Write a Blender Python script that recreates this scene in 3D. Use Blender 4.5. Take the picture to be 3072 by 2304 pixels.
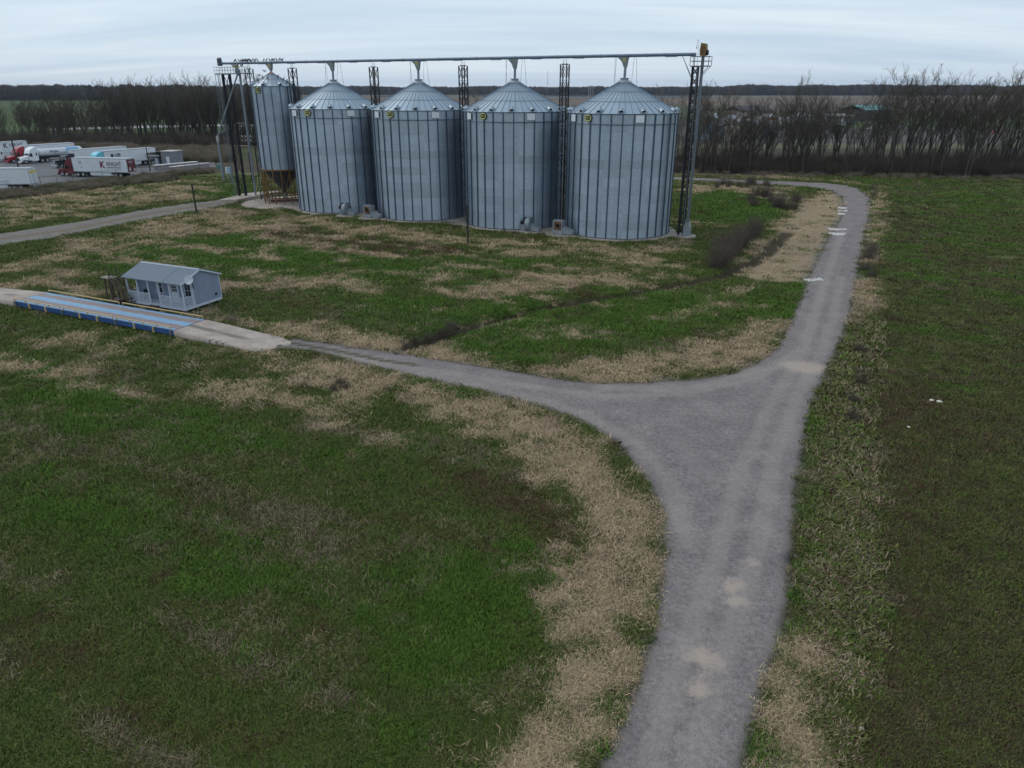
import bpy, bmesh, math, random
import numpy as np
from mathutils import Vector, Matrix
for o in list(bpy.data.objects): bpy.data.objects.remove(o)
SC = bpy.context.scene
COL = SC.collection
R = math.radians
random.seed(7); RNG = np.random.default_rng(11)

# ------------------------------------------------------------------ camera
H, PITCH, FPX = 18.73, R(22.43), 2152.0          # drone height (m), tilt, focal length in photo pixels (3072 wide)
cam = bpy.data.cameras.new('camera'); camo = bpy.data.objects.new('camera', cam); COL.objects.link(camo)
cam.sensor_width = 36; cam.lens = FPX / 3072 * 36; cam.clip_start = .5; cam.clip_end = 20000
camo.location = (0, 0, H); camo.rotation_euler = (R(90) - PITCH, 0, 0); SC.camera = camo

# ------------------------------------------------------------------ sky and sun (overcast)
W = bpy.data.worlds.new('World'); SC.world = W; W.use_nodes = True
nt = W.node_tree; nt.nodes.clear()
def nd(t, kind, **kw):
    n = t.nodes.new(kind)
    for k, v in kw.items():
        if k.startswith('i_'):
            n.inputs[k[2:].replace('_', ' ')].default_value = v
        else: setattr(n, k, v)
    return n
SUN_EL, SUN_AZ = R(48), R(-60)                    # azimuth from +Y towards +X
sky = nd(nt, 'ShaderNodeTexSky', sky_type='NISHITA', sun_disc=False, sun_elevation=SUN_EL, sun_rotation=SUN_AZ)
tc = nd(nt, 'ShaderNodeTexCoord'); sep = nd(nt, 'ShaderNodeSeparateXYZ'); nt.links.new(tc.outputs['Generated'], sep.inputs[0])
zz = nd(nt, 'ShaderNodeMath', operation='ADD'); nt.links.new(sep.outputs['Z'], zz.inputs[0]); zz.inputs[1].default_value = .12
zm = nd(nt, 'ShaderNodeMath', operation='MAXIMUM'); nt.links.new(zz.outputs[0], zm.inputs[0]); zm.inputs[1].default_value = .03
dx = nd(nt, 'ShaderNodeMath', operation='DIVIDE'); nt.links.new(sep.outputs['X'], dx.inputs[0]); nt.links.new(zm.outputs[0], dx.inputs[1])
dy = nd(nt, 'ShaderNodeMath', operation='DIVIDE'); nt.links.new(sep.outputs['Y'], dy.inputs[0]); nt.links.new(zm.outputs[0], dy.inputs[1])
cx = nd(nt, 'ShaderNodeCombineXYZ'); nt.links.new(dx.outputs[0], cx.inputs[0]); nt.links.new(dy.outputs[0], cx.inputs[1])
mp = nd(nt, 'ShaderNodeMapping'); mp.inputs['Scale'].default_value = (.22, 1.1, 1); mp.inputs['Rotation'].default_value = (0, 0, R(8)); nt.links.new(cx.outputs[0], mp.inputs[0])
n1 = nd(nt, 'ShaderNodeTexNoise', i_Scale=1.3, i_Detail=7.0, i_Roughness=.58, i_Distortion=.5); nt.links.new(mp.outputs[0], n1.inputs['Vector'])
n2 = nd(nt, 'ShaderNodeTexNoise', i_Scale=.35, i_Detail=3.0); nt.links.new(mp.outputs[0], n2.inputs['Vector'])
av = nd(nt, 'ShaderNodeMath', operation='MULTIPLY_ADD'); nt.links.new(n2.outputs['Fac'], av.inputs[0]); av.inputs[1].default_value = .6; nt.links.new(n1.outputs['Fac'], av.inputs[2])
cr = nd(nt, 'ShaderNodeValToRGB'); nt.links.new(av.outputs[0], cr.inputs[0])
cr.color_ramp.elements[0].position = .58; cr.color_ramp.elements[0].color = (4.5, 5.7, 7.0, 1)
cr.color_ramp.elements[1].position = 1.02; cr.color_ramp.elements[1].color = (6.5, 7.35, 8.1, 1)
mx = nd(nt, 'ShaderNodeMix', data_type='RGBA'); mx.inputs['Factor'].default_value = .9
nt.links.new(sky.outputs[0], mx.inputs['A']); nt.links.new(cr.outputs[0], mx.inputs['B'])
bg = nd(nt, 'ShaderNodeBackground', i_Strength=.121); nt.links.new(mx.outputs['Result'], bg.inputs['Color'])
wo = nd(nt, 'ShaderNodeOutputWorld'); nt.links.new(bg.outputs[0], wo.inputs[0])

sl = bpy.data.lights.new('sun', 'SUN'); sl.energy = 1.15; sl.angle = R(25); sl.color = (1, .93, .84)
so = bpy.data.objects.new('sun', sl); COL.objects.link(so)
sd = Vector((math.sin(SUN_AZ) * math.cos(SUN_EL), math.cos(SUN_AZ) * math.cos(SUN_EL), math.sin(SUN_EL)))
so.rotation_euler = (-sd).to_track_quat('-Z', 'Y').to_euler(); so.location = (0, 0, 60)
cy = SC.cycles; cy.use_adaptive_sampling = True; cy.adaptive_threshold = .02; cy.max_bounces = 5; cy.diffuse_bounces = 2; cy.glossy_bounces = 3; cy.transmission_bounces = 2; cy.caustics_reflective = False; cy.caustics_refractive = False
vs = SC.view_settings; vs.view_transform = 'Standard'; vs.look = 'None'; vs.gamma = 1; vs.exposure = 0; vs.use_curve_mapping = False

# ------------------------------------------------------------------ photo pixel -> place
CP, SP = math.cos(PITCH), math.sin(PITCH)
def ray(px, py):
    u = (px - 1536) / FPX; v = (py - 1152) / FPX
    return Vector((u, CP - SP * v, -SP - CP * v))
def G(px, py, z=0.0):                              # where that line of sight meets height z
    d = ray(px, py); t = (z - H) / d.z
    return Vector((0, 0, H)) + d * t
def G2(a, b, z=0.0): return G(a * 1.38879, b * 1.38879, z)
L0 = Vector((-28.5, 124.3)); LDIR = Vector((14.45, -7.15)).normalized(); LNOR = Vector((-LDIR.y, LDIR.x))
LANG = math.atan2(LDIR.y, LDIR.x)
def VP(px, py, off=0.0):                           # where it meets the upright plane through the row of bins
    d = ray(px, py); t = (L0.dot(LNOR) + off) / Vector((d.x, d.y)).dot(LNOR)
    return Vector((0, 0, H)) + d * t
def to_px(x, y, z=0.0):                            # numpy arrays -> photo pixels
    zr = z - H; d = y * CP - zr * SP
    return 1536 + FPX * x / d, 1152 - FPX * (zr * CP + y * SP) / d

# ------------------------------------------------------------------ materials
def lnk(t, a, b): t.links.new(a, b)
MATS = {}
def M(name, col, rough=.7, metal=0.0, var=.18, scale=2.0, bump=0.0, col2=None, dirt=0.0, spec=.5, rnd=0.0):
    if name in MATS: return MATS[name]
    m = bpy.data.materials.new(name); m.use_nodes = True; t = m.node_tree
    b = t.nodes['Principled BSDF']; b.inputs['Roughness'].default_value = rough; b.inputs['Metallic'].default_value = metal
    b.inputs['Specular IOR Level'].default_value = spec
    tcn = nd(t, 'ShaderNodeTexCoord')
    n = nd(t, 'ShaderNodeTexNoise', i_Scale=scale, i_Detail=5.0, i_Roughness=.6); lnk(t, tcn.outputs['Object'], n.inputs['Vector'])
    r = nd(t, 'ShaderNodeValToRGB'); lnk(t, n.outputs['Fac'], r.inputs[0])
    c2 = col2 or tuple(c * (1 + var) for c in col)
    r.color_ramp.elements[0].position = .3; r.color_ramp.elements[1].position = .7
    r.color_ramp.elements[0].color = tuple(c * (1 - var) for c in col) + (1,); r.color_ramp.elements[1].color = tuple(c2) + (1,)
    out = r.outputs[0]
    if dirt > 0:                                   # streaks of grime running down
        mpn = nd(t, 'ShaderNodeMapping'); mpn.inputs['Scale'].default_value = (4, 4, .35); lnk(t, tcn.outputs['Object'], mpn.inputs[0])
        n3 = nd(t, 'ShaderNodeTexNoise', i_Scale=1.6, i_Detail=4.0); lnk(t, mpn.outputs[0], n3.inputs['Vector'])
        r3 = nd(t, 'ShaderNodeValToRGB'); lnk(t, n3.outputs['Fac'], r3.inputs[0]); r3.color_ramp.elements[0].position = .5; r3.color_ramp.elements[1].position = .75
        ml = nd(t, 'ShaderNodeMath', operation='MULTIPLY'); lnk(t, r3.outputs[0], ml.inputs[0]); ml.inputs[1].default_value = dirt
        mm = nd(t, 'ShaderNodeMix', data_type='RGBA'); lnk(t, ml.outputs[0], mm.inputs['Factor']); lnk(t, out, mm.inputs['A']); mm.inputs['B'].default_value = (.09, .075, .06, 1); out = mm.outputs['Result']
    if rnd > 0:
        oi = nd(t, 'ShaderNodeObjectInfo'); hs = nd(t, 'ShaderNodeHueSaturation'); lnk(t, out, hs.inputs['Color'])
        mr = nd(t, 'ShaderNodeMapRange'); lnk(t, oi.outputs['Random'], mr.inputs[0]); mr.inputs['To Min'].default_value = 1 - rnd; mr.inputs['To Max'].default_value = 1 + rnd
        lnk(t, mr.outputs[0], hs.inputs['Value']); out = hs.outputs[0]
    lnk(t, out, b.inputs['Base Color'])
    if bump:
        bn = nd(t, 'ShaderNodeBump', i_Strength=bump, i_Distance=.03); nb = nd(t, 'ShaderNodeTexNoise', i_Scale=scale * 6, i_Detail=4.0)
        lnk(t, tcn.outputs['Object'], nb.inputs['Vector']); lnk(t, nb.outputs['Fac'], bn.inputs['Height']); lnk(t, bn.outputs[0], b.inputs['Normal'])
    MATS[name] = m
    return m

# ------------------------------------------------------------------ mesh helpers
class MB:
    def __init__(s): s.v = []; s.f = []; s.sm = []
    def add(s, vs, fs, smooth=False):
        k = len(s.v); s.v += [tuple(q) for q in vs]; s.f += [tuple(i + k for i in f) for f in fs]; s.sm += [smooth] * len(fs); return s
    def box(s, c, d, rz=0.0):
        x, y, z = (q / 2 for q in d); a, b = math.cos(rz), math.sin(rz)
        vs = [(c[0] + i * x * a - j * y * b, c[1] + i * x * b + j * y * a, c[2] + k * z) for k in (-1, 1) for i, j in ((-1, -1), (1, -1), (1, 1), (-1, 1))]
        return s.add(vs, [(3, 2, 1, 0), (4, 5, 6, 7), (0, 1, 5, 4), (1, 2, 6, 5), (2, 3, 7, 6), (3, 0, 4, 7)])
    def b2(s, x0, x1, y0, y1, z0, z1): return s.box(((x0 + x1) / 2, (y0 + y1) / 2, (z0 + z1) / 2), (x1 - x0, y1 - y0, z1 - z0))
    def tube(s, p, q, r, n=8, r2=None, caps=True, ph=0.0):
        p, q = Vector(p), Vector(q); r2 = r if r2 is None else r2
        d = (q - p).normalized(); a = d.orthogonal().normalized()
        if abs(d.z) > .99: a = Vector((1, 0, 0))
        b = d.cross(a).normalized(); a = b.cross(d)
        vs = []
        for c, rr in ((p, r), (q, r2)):
            vs += [c + (a * math.cos(ph + 2 * math.pi * i / n) + b * math.sin(ph + 2 * math.pi * i / n)) * rr for i in range(n)]
        fs = [(i, (i + 1) % n, n + (i + 1) % n, n + i) for i in range(n)]
        s.add(vs, fs, n > 5)
        if caps: s.add(vs[:n], [tuple(range(n))[::-1]]); s.add(vs[n:], [tuple(range(n))])
        return s
    def bar(s, p, q, w, h=None, up=(0, 0, 1)):      # square bar between two points
        h = h or w; p, q = Vector(p), Vector(q); d = (q - p).normalized(); u = Vector(up)
        if abs(d.dot(u)) > .98: u = Vector((1, 0, 0))
        a = d.cross(u).normalized(); b = a.cross(d)
        vs = [c + a * i * w / 2 + b * j * h / 2 for c in (p, q) for i, j in ((-1, -1), (1, -1), (1, 1), (-1, 1))]
        return s.add(vs, [(0, 1, 2, 3), (7, 6, 5, 4), (0, 4, 5, 1), (1, 5, 6, 2), (2, 6, 7, 3), (3, 7, 4, 0)])
    def lathe(s, prof, n=24, c=(0, 0, 0), smooth=True, a0=0.0, a1=2 * math.pi):
        full = abs(a1 - a0 - 2 * math.pi) < 1e-6; m = n if full else n + 1; k = len(prof)
        vs = [(c[0] + r * math.cos(a0 + (a1 - a0) * i / n), c[1] + r * math.sin(a0 + (a1 - a0) * i / n), c[2] + z) for i in range(m) for r, z in prof]
        fs = [(i * k + j, ((i + 1) % m) * k + j, ((i + 1) % m) * k + j + 1, i * k + j + 1) for i in range(n) for j in range(k - 1)]
        return s.add(vs, fs, smooth)
    def prism(s, poly, z0, z1):
        n = len(poly); vs = [(x, y, z0) for x, y in poly] + [(x, y, z1) for x, y in poly]
        s.add(vs, [(i, (i + 1) % n, n + (i + 1) % n, n + i) for i in range(n)] + [tuple(range(n))[::-1], tuple(range(n, 2 * n))]); return s
    def prof(s, poly, x0, x1, ax='y'):              # polygon in a side plane pushed through
        n = len(poly)
        if ax == 'y': vs = [(a, x0, b) for a, b in poly] + [(a, x1, b) for a, b in poly]
        else: vs = [(x0, a, b) for a, b in poly] + [(x1, a, b) for a, b in poly]
        s.add(vs, [(i, (i + 1) % n, n + (i + 1) % n, n + i) for i in range(n)] + [tuple(range(n))[::-1], tuple(range(n, 2 * n))]); return s
    def mesh(s, name, mat, fix=True):
        me = bpy.data.meshes.new(name); me.from_pydata(s.v, [], s.f)
        me.polygons.foreach_set('use_smooth', s.sm)
        if fix:
            bm = bmesh.new(); bm.from_mesh(me); bmesh.ops.recalc_face_normals(bm, faces=bm.faces); bm.to_mesh(me); bm.free()
        me.materials.append(mat); me.update()
        return me
def link(name, me, parent=None, loc=None, rot=None):
    o = bpy.data.objects.new(name, me); COL.objects.link(o)
    if parent: o.parent = parent
    if loc is not None: o.location = loc
    if rot is not None: o.rotation_euler = rot if hasattr(rot, '__len__') else (0, 0, rot)
    return o
def part(name, mb, mat, parent=None, loc=None, rot=None, label=None):
    o = link(name, mb.mesh(name, mat), parent, loc, rot)
    if label: o['label'] = label
    return o
def thing(name, label, cat, loc=(0, 0, 0), rz=0.0, group=None):
    o = bpy.data.objects.new(name, None); COL.objects.link(o); o.empty_display_size = .3
    o.location = loc; o.rotation_euler = (0, 0, rz)
    return tag(o, label, cat, group)
def tag(o, label, cat, group=None):
    o['label'] = label; o['category'] = cat
    if group: o['group'] = group
    return o
def struct(o): o['kind'] = 'structure'; return o
def stuff(o, label=None, cat=None):
    o['kind'] = 'stuff'
    if label: o['label'] = label
    if cat: o['category'] = cat
    return o
def dup(root, loc, rz=0.0, label=None, group=None, scale=None):
    def cp(o, par):
        n = o.copy(); COL.objects.link(n)
        if par: n.parent = par
        for ch in o.children: cp(ch, n)
        return n
    n = cp(root, None); n.location = loc; n.rotation_euler = (0, 0, rz)
    if scale: n.scale = scale if hasattr(scale, '__len__') else (scale,) * 3
    if label: n['label'] = label
    if group: n['group'] = group
    return n
def text_mesh(s, size, mat, depth=.01, bold=0.0, shear=0.0, sx=1.0):
    cu = bpy.data.curves.new('lettering', 'FONT'); cu.body = s; cu.size = size; cu.extrude = depth; cu.offset = bold; cu.shear = shear
    cu.align_x = 'CENTER'; cu.align_y = 'CENTER'; cu.resolution_u = 2
    o = bpy.data.objects.new('lettering', cu); COL.objects.link(o); bpy.context.view_layer.update()
    me = bpy.data.meshes.new_from_object(o.evaluated_get(bpy.context.evaluated_depsgraph_get()))
    bpy.data.objects.remove(o); me.materials.clear(); me.materials.append(mat)
    if sx != 1: me.transform(Matrix.Scale(sx, 4, (1, 0, 0)))
    return me
# ================================================================== THE GROUND
def hsh(ix, iy, s):
    h = (ix.astype(np.int64) * 374761393 + iy.astype(np.int64) * 668265263 + s * 974634599) & 0xffffffff
    h = ((h ^ (h >> 13)) * 1274126177) & 0xffffffff
    return ((h ^ (h >> 16)) & 0xffff) / 65535.0
def vnoise(x, y, s=0):
    ix, iy = np.floor(x), np.floor(y); fx, fy = x - ix, y - iy
    fx = fx * fx * (3 - 2 * fx); fy = fy * fy * (3 - 2 * fy)
    a, b, c, d = hsh(ix, iy, s), hsh(ix + 1, iy, s), hsh(ix, iy + 1, s), hsh(ix + 1, iy + 1, s)
    return (a * (1 - fx) + b * fx) * (1 - fy) + (c * (1 - fx) + d * fx) * fy
def fbm(x, y, s=0, o=4):
    t = 0; a = .5; n = 0
    for k in range(o): t = t + a * vnoise(x, y, s + k); n += a; x = x * 2.03 + 7.1; y = y * 2.03 + 3.7; a *= .5
    return t / n
def poly_px(pts): return np.array([G2(a, b)[:2] for a, b in pts])
def sdf(x, y, P):                                  # signed distance to a polygon, negative inside
    d2 = np.full(x.shape, 1e12); ins = np.zeros(x.shape, bool); n = len(P)
    for i in range(n):
        ax, ay = P[i]; bx, by = P[(i + 1) % n]; ex, ey = bx - ax, by - ay
        t = np.clip(((x - ax) * ex + (y - ay) * ey) / (ex * ex + ey * ey + 1e-9), 0, 1)
        d2 = np.minimum(d2, (x - ax - t * ex) ** 2 + (y - ay - t * ey) ** 2)
        cond = ((ay > y) != (by > y)) & (x < ex * (y - ay) / (by - ay + 1e-12) + ax); ins ^= cond
    return np.where(ins, -1, 1) * np.sqrt(d2)
def sline(x, y, P):                                # distance to a polyline
    d2 = np.full(x.shape, 1e12)
    for i in range(len(P) - 1):
        ax, ay = P[i]; bx, by = P[i + 1]; ex, ey = bx - ax, by - ay
        t = np.clip(((x - ax) * ex + (y - ay) * ey) / (ex * ex + ey * ey + 1e-9), 0, 1)
        d2 = np.minimum(d2, (x - ax - t * ex) ** 2 + (y - ay - t * ey) ** 2)
    return np.sqrt(d2)
def sst(a, b, x): t = np.clip((x - a) / (b - a), 0, 1); return t * t * (3 - 2 * t)
def road_sd(x, y): return sdf(x, y, ROAD) - .28
BIN_C = [L0 + LDIR * 16.12 * k for k in range(4)]
HOP_C = Vector((-40.05, 130.0))
UD = Vector((-.905, .425)); VD = Vector((.425, .905))          # along and across the truck scale
SNR = Vector((-27.45, 55.5))                                    # near right corner of the scale deck
ROAD = poly_px([(1290,1700),(1350,1560),(1395,1450),(1420,1350),(1430,1270),(1440,1180),(1440,1120),(1420,1070),(1380,1010),(1340,960),(1300,930),(1240,900),(1150,870),(1050,845),(980,830),(850,800),(750,775),(680,757),(590,749),
    (632,733),(700,742),(800,757),(900,770),(1000,787),(1100,803),(1200,820),(1300,830),(1400,828),(1500,823),(1580,810),(1630,790),(1680,755),(1700,720),(1720,670),(1745,610),(1775,550),(1795,510),(1820,470),(1825,445),(1820,425),(1800,413),(1760,405),(1700,401),(1640,397),(1550,392.5),(1500,389.5),(1430,387),(1430,382.5),(1500,384),(1600,388.5),(1700,392),(1780,395.5),(1830,401),(1860,411),(1878,427),(1880,450),(1870,490),(1860,540),(1850,590),(1840,640),(1830,690),(1810,740),(1790,790),(1770,830),(1750,880),(1735,940),(1720,1010),(1710,1090),(1705,1170),(1700,1250),(1695,1310),(1680,1370),(1650,1450),(1630,1520),(1610,1590),(1592,1700)])
TRACK = poly_px([(-160,552),(0,531),(100,516),(200,497),(300,477),(400,459),(470,446),(520,437),(500,429),(400,440),(300,455),(200,474),(100,490),(0,505),(-160,524)])
YARD = np.array([G(*q)[:2] for q in [(-300,625),(0,574),(150,552),(300,535),(420,521),(520,513),(648,501),(640,484),(480,470),(380,462),(200,452),(0,446),(-400,440)]])
DRY = [[(860,830),(1000,850),(1150,880),(1260,925),(1330,985),(1390,1060),(1420,1130),(1425,1200),(1420,1290),(1380,1360),(1360,1430),(1310,1520),(1270,1620),(1240,1700),(1040,1700),(1090,1570),(1140,1480),(1170,1390),(1190,1310),(1180,1250),(1230,1180),(1290,1120),(1280,1075),(1200,1050),(1130,1010),(1090,960),(1000,930),(900,880)],
 [(485,832),(560,836),(650,862),(715,872),(735,850),(690,815),(680,795),(770,785),(880,805),(870,830),(800,860),(740,897),(640,885),(540,855)],
 [(540,700),(640,690),(760,715),(870,745),(860,765),(760,752),(640,731)],[(870,768),(960,752),(1060,790),(1030,797),(920,778)],
 [(1160,800),(1250,780),(1380,760),(1500,745),(1600,710),(1680,690),(1708,700),(1690,740),(1640,775),(1560,807),(1400,822),(1250,824)],
 [(1600,600),(1650,520),(1700,470),(1740,430),(1800,412),(1825,440),(1818,480),(1790,512),(1775,560),(1750,612),(1640,608)],
 [(0,575),(150,525),(350,475),(480,450),(560,450),(650,467),(800,483),(950,495),(1050,505),(1200,520),(1340,530),(1420,520),(1500,515),(1480,545),(1400,575),(1250,562),(1100,550),(950,528),(800,510),(600,503),(420,493),(300,512),(200,542),(100,582),(0,600)],
 [(0,600),(60,590),(230,622),(240,650),(100,635),(0,618)],[(0,425),(200,408),(400,388),(470,393),(470,425),(300,447),(150,468),(0,492)],
 [(1840,610),(1885,600),(1905,640),(1875,690),(1845,690),(1835,700)],[(1886,400),(1908,430),(1906,500),(1885,560),(1868,570),(1884,470)],
 [(1690,1390),(1760,1380),(1785,1480),(1795,1700),(1640,1700),(1670,1550),(1680,1470)],[(1480,374),(1700,386),(1850,393),(1885,404),(1870,400),(1700,382),(1480,370)],
 [(1480,398),(1600,402),(1720,406),(1690,440),(1600,420),(1480,410)],[(1000,620),(1150,600),(1350,590),(1380,605),(1200,625),(1050,640)],[(1400,690),(1500,670),(1600,620),(1640,612),(1560,650),(1480,690)]]
WEED = [[(1755,880),(1800,800),(1845,700),(1895,700),(1870,900),(1880,1100),(1870,1300),(1840,1500),(1830,1700),(1790,1700),(1770,1400),(1760,1150),(1780,1000)],
 [(1840,560),(1905,480),(1900,590),(1880,640),(1850,640)],[(330,640),(480,690),(440,700),(300,660)],[(420,660),(620,720),(600,740),(400,690)],
 [(100,770),(300,800),(500,870),(470,890),(250,840),(80,800)],[(230,930),(330,920),(390,1000),(320,1000),(250,970)],[(0,880),(100,900),(170,1010),(60,1000)],
 [(310,1310),(420,1330),(600,1410),(700,1470),(640,1480),(450,1400)],[(430,1270),(560,1300),(520,1350),(440,1310)],[(460,1090),(620,1110),(760,1150),(700,1180),(520,1130)],
 [(880,940),(1020,960),(1080,1010),(960,990)],[(650,880),(820,930),(800,960),(640,920)],[(0,1190),(90,1220),(140,1260),(0,1230)],[(620,690),(800,640),(850,650),(700,700)],[(900,560),(1100,570),(1150,590),(950,590)]]
LUSH = [[(1700,620),(1755,612),(1725,690),(1640,690),(1560,640)],[(1770,835),(1800,820),(1775,900),(1750,960),(1745,1050),(1765,1150),(1755,1250),(1745,1330),(1690,1400),(1665,1500),(1655,1600),(1665,1700),(1625,1700),(1640,1540),(1668,1440),(1690,1360),(1708,1270),(1712,1170),(1720,1060),(1738,950)],
 [(1425,1290),(1410,1360),(1370,1440),(1330,1530),(1290,1640),(1280,1700),(1255,1700),(1290,1580),(1340,1480),(1385,1390)],[(1905,400),(2300,400),(2300,680),(2100,700),(1960,690),(1910,560)],
 [(1480,410),(1620,415),(1700,450),(1640,480),(1500,480)],[(880,790),(1000,800),(1150,812),(1100,830)],[(850,820),(930,815),(1000,845),(960,850)],[(230,520),(560,505),(900,540),(1200,560),(1100,600),(800,620),(520,600),(250,600)],[(700,640),(1100,640),(1400,620),(1560,640),(1600,690),(1400,740),(1150,780),(1000,770),(900,720),(760,690)],
 [(0,760),(300,850),(560,930),(800,960),(1000,980),(900,1010),(600,1000),(300,960),(0,900)],[(0,1020),(400,1100),(700,1300),(500,1280),(200,1200),(0,1150)],[(420,408),(560,398),(580,414),(440,430)],[(900,1200),(1180,1200),(1150,1420),(1000,1560),(850,1640),(800,1400)]]
BROWN = [[(930,1000),(1100,1005),(1240,1070),(1270,1115),(1180,1150),(1050,1115),(950,1060)],[(560,495),(820,515),(980,540),(1050,560),(900,560),(700,540),(560,515)],[(800,1120),(1000,1130),(1060,1200),(900,1180)],
 [(1890,770),(2000,830),(2080,1000),(2100,1200),(1990,1290),(1900,1200),(1890,1000)],[(1870,1300),(1960,1350),(2000,1700),(1830,1700)],[(150,1480),(400,1500),(600,1620),(300,1620)],[(1150,690),(1300,660),(1250,700)],[(1250,1200),(1330,1180),(1280,1290)]]
RIGHTF = [[(1905,395),(3400,395),(3400,1800),(1860,1800),(1880,1300),(1890,1000),(1900,700)]]
DITCH = poly_px([(880,752),(950,725),(1050,695),(1150,668),(1250,650),(1400,625),(1560,595),(1640,555),(1700,500)])
MIXED = [poly_px([(-100,590),(300,500),(560,470),(1000,505),(1420,560),(1600,600),(1420,665),(900,650),(520,640),(240,660),(-100,640)]), poly_px([(-100,730),(240,740),(560,800),(760,880),(900,960),(700,980),(420,900),(100,860),(-100,850)])]
for nm in ('DRY', 'WEED', 'LUSH', 'BROWN', 'RIGHTF'): globals()[nm] = [poly_px(p) for p in globals()[nm]]
def pad_sd(x, y):
    d = np.full(x.shape, 1e9)
    for c in BIN_C: d = np.minimum(d, np.hypot(x - c.x, y - c.y) - 8.35)
    a, b = BIN_C[0], BIN_C[3]; n = -LNOR                      # a strip linking the aprons, on the near side
    for lo, hi, w in ((a + LDIR * 2, b - LDIR * 2, 6.6),):
        P = [lo - LNOR * w, hi - LNOR * w, hi + LNOR * w, lo + LNOR * w]; d = np.minimum(d, sdf(x, y, np.array([q[:] for q in P])))
    for q, r in ((Vector((-22.0, 113.0)), 1.9), (Vector((6.6, 99.3)), 2.0), (Vector((-26.3, 115.2)), 1.5), (Vector((2.6, 101.6)), 1.6), (Vector((23.3, 98.5)), 1.9)): d = np.minimum(d, np.hypot(x - q.x, y - q.y) - r)
    d = np.minimum(d, np.hypot((x - HOP_C.x), (y - HOP_C.y + .5)) - 7.4)
    lo, hi = HOP_C, a; P = [lo - LNOR * 5.6, hi - LNOR * 5.6, hi + LNOR * 4, lo + LNOR * 4]
    return np.minimum(d, sdf(x, y, np.array([q[:] for q in P])))
def slab_poly():                                                # concrete approaches of the truck scale
    p = SNR - VD * .1
    right = [p, p + VD * 3.4, p + VD * 3.4 - UD * 8.6, p + VD * 3.0 - UD * 9.6, p + VD * 2.3 - UD * 10.0, p + VD * 1.7 - UD * 9.2, p + VD * 1.0 - UD * 9.6, p + VD * .3 - UD * 9.0, p - UD * 8.2]
    q = p + UD * 20.5; left = [q, q + UD * 22, q + UD * 22 + VD * 3.6, q + VD * 3.4]
    return [np.array([t[:] for t in right]), np.array([t[:] for t in left])]
SLABS = slab_poly()
def flat_sd(x, y):
    d = np.minimum(road_sd(x, y), pad_sd(x, y))
    for s in SLABS + [TRACK, YARD]: d = np.minimum(d, sdf(x, y, s))
    return d
def ground_z(x, y):
    m = sst(.3, 3.5, flat_sd(x, y)); near = (y < 260) & (np.abs(x) < 200)
    z = -.015 - .14 * m * fbm(x * .3, y * .3, 5, 3) * near
    return z - .85 * np.exp(-(sline(x, y, DITCH) / .9) ** 2) * near * m
def masks(x, y):
    w = 2.2 * (fbm(x * .35, y * .35, 21) - .5); wx, wy = x + w, y + 2.2 * (fbm(x * .35, y * .35, 31) - .5)
    def g(L, soft): 
        d = np.full(x.shape, 1e9)
        for P in L: d = np.minimum(d, sdf(wx, wy, P))
        return np.clip(.5 - d / soft, 0, 1)
    al = x * LDIR.x + y * LDIR.y; ac = x * LNOR.x + y * LNOR.y
    st = fbm(al * .16, ac * .55, 41); st2 = fbm(al * .09 + 9, ac * .3, 51)
    pat = [DRY[6], DRY[7], DRY[8], DRY[13]]; sol = [P for i, P in enumerate(DRY) if i not in (6, 7, 8, 13)]; mid_ = fbm(al * .22, ac * .5, 47)
    r = dict(dry=np.maximum(np.maximum(g(sol, 3.6), g(pat, 5.0) * np.clip(.66 + (mid_ - .5) * 2.6, 0, 1)), g(MIXED, 9.0) * np.clip(.34 + (mid_ - .5) * 2.2, 0, .8)), weed=g(WEED, 3.6), lush=np.maximum(g(LUSH[:3] + LUSH[4:], 6.0), g(LUSH[3:4], 46.0) * np.clip(.75 + (mid_ - .5) * 1.6, 0, 1)), brown=g(BROWN, 5.0), rightf=g(RIGHTF, 3.0))
    left = 1 - r['rightf']
    r['weed'] = np.clip(r['weed'] * .85 + left * sst(.56, .78, st) * .4, 0, 1)
    r['dry'] = np.clip(r['dry'] + left * sst(.5, .72, st2) * .45 * (y > 45), 0, 1)
    r['brown'] = np.clip(r['brown'] + sst(.5, .75, fbm(al * .12, ac * .2, 61)) * .65, 0, 1)
    streak = fbm(al * .06, ac * 1.25, 95); r['lush'] = np.clip(r['lush'] + (streak - .5) * 1.3, 0, 1); r['weed'] = np.clip(r['weed'] + left * sst(.52, .7, streak) * .75 * (y < 75), 0, 1)
    dl = sline(x, y, DITCH); r['ditch'] = np.exp(-(dl / 1.25) ** 2); r['brown'] = np.maximum(r['brown'], r['ditch'])
    r['verge'] = np.clip(1 - road_sd(x, y) / 2.2, 0, 1)
    return r
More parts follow.
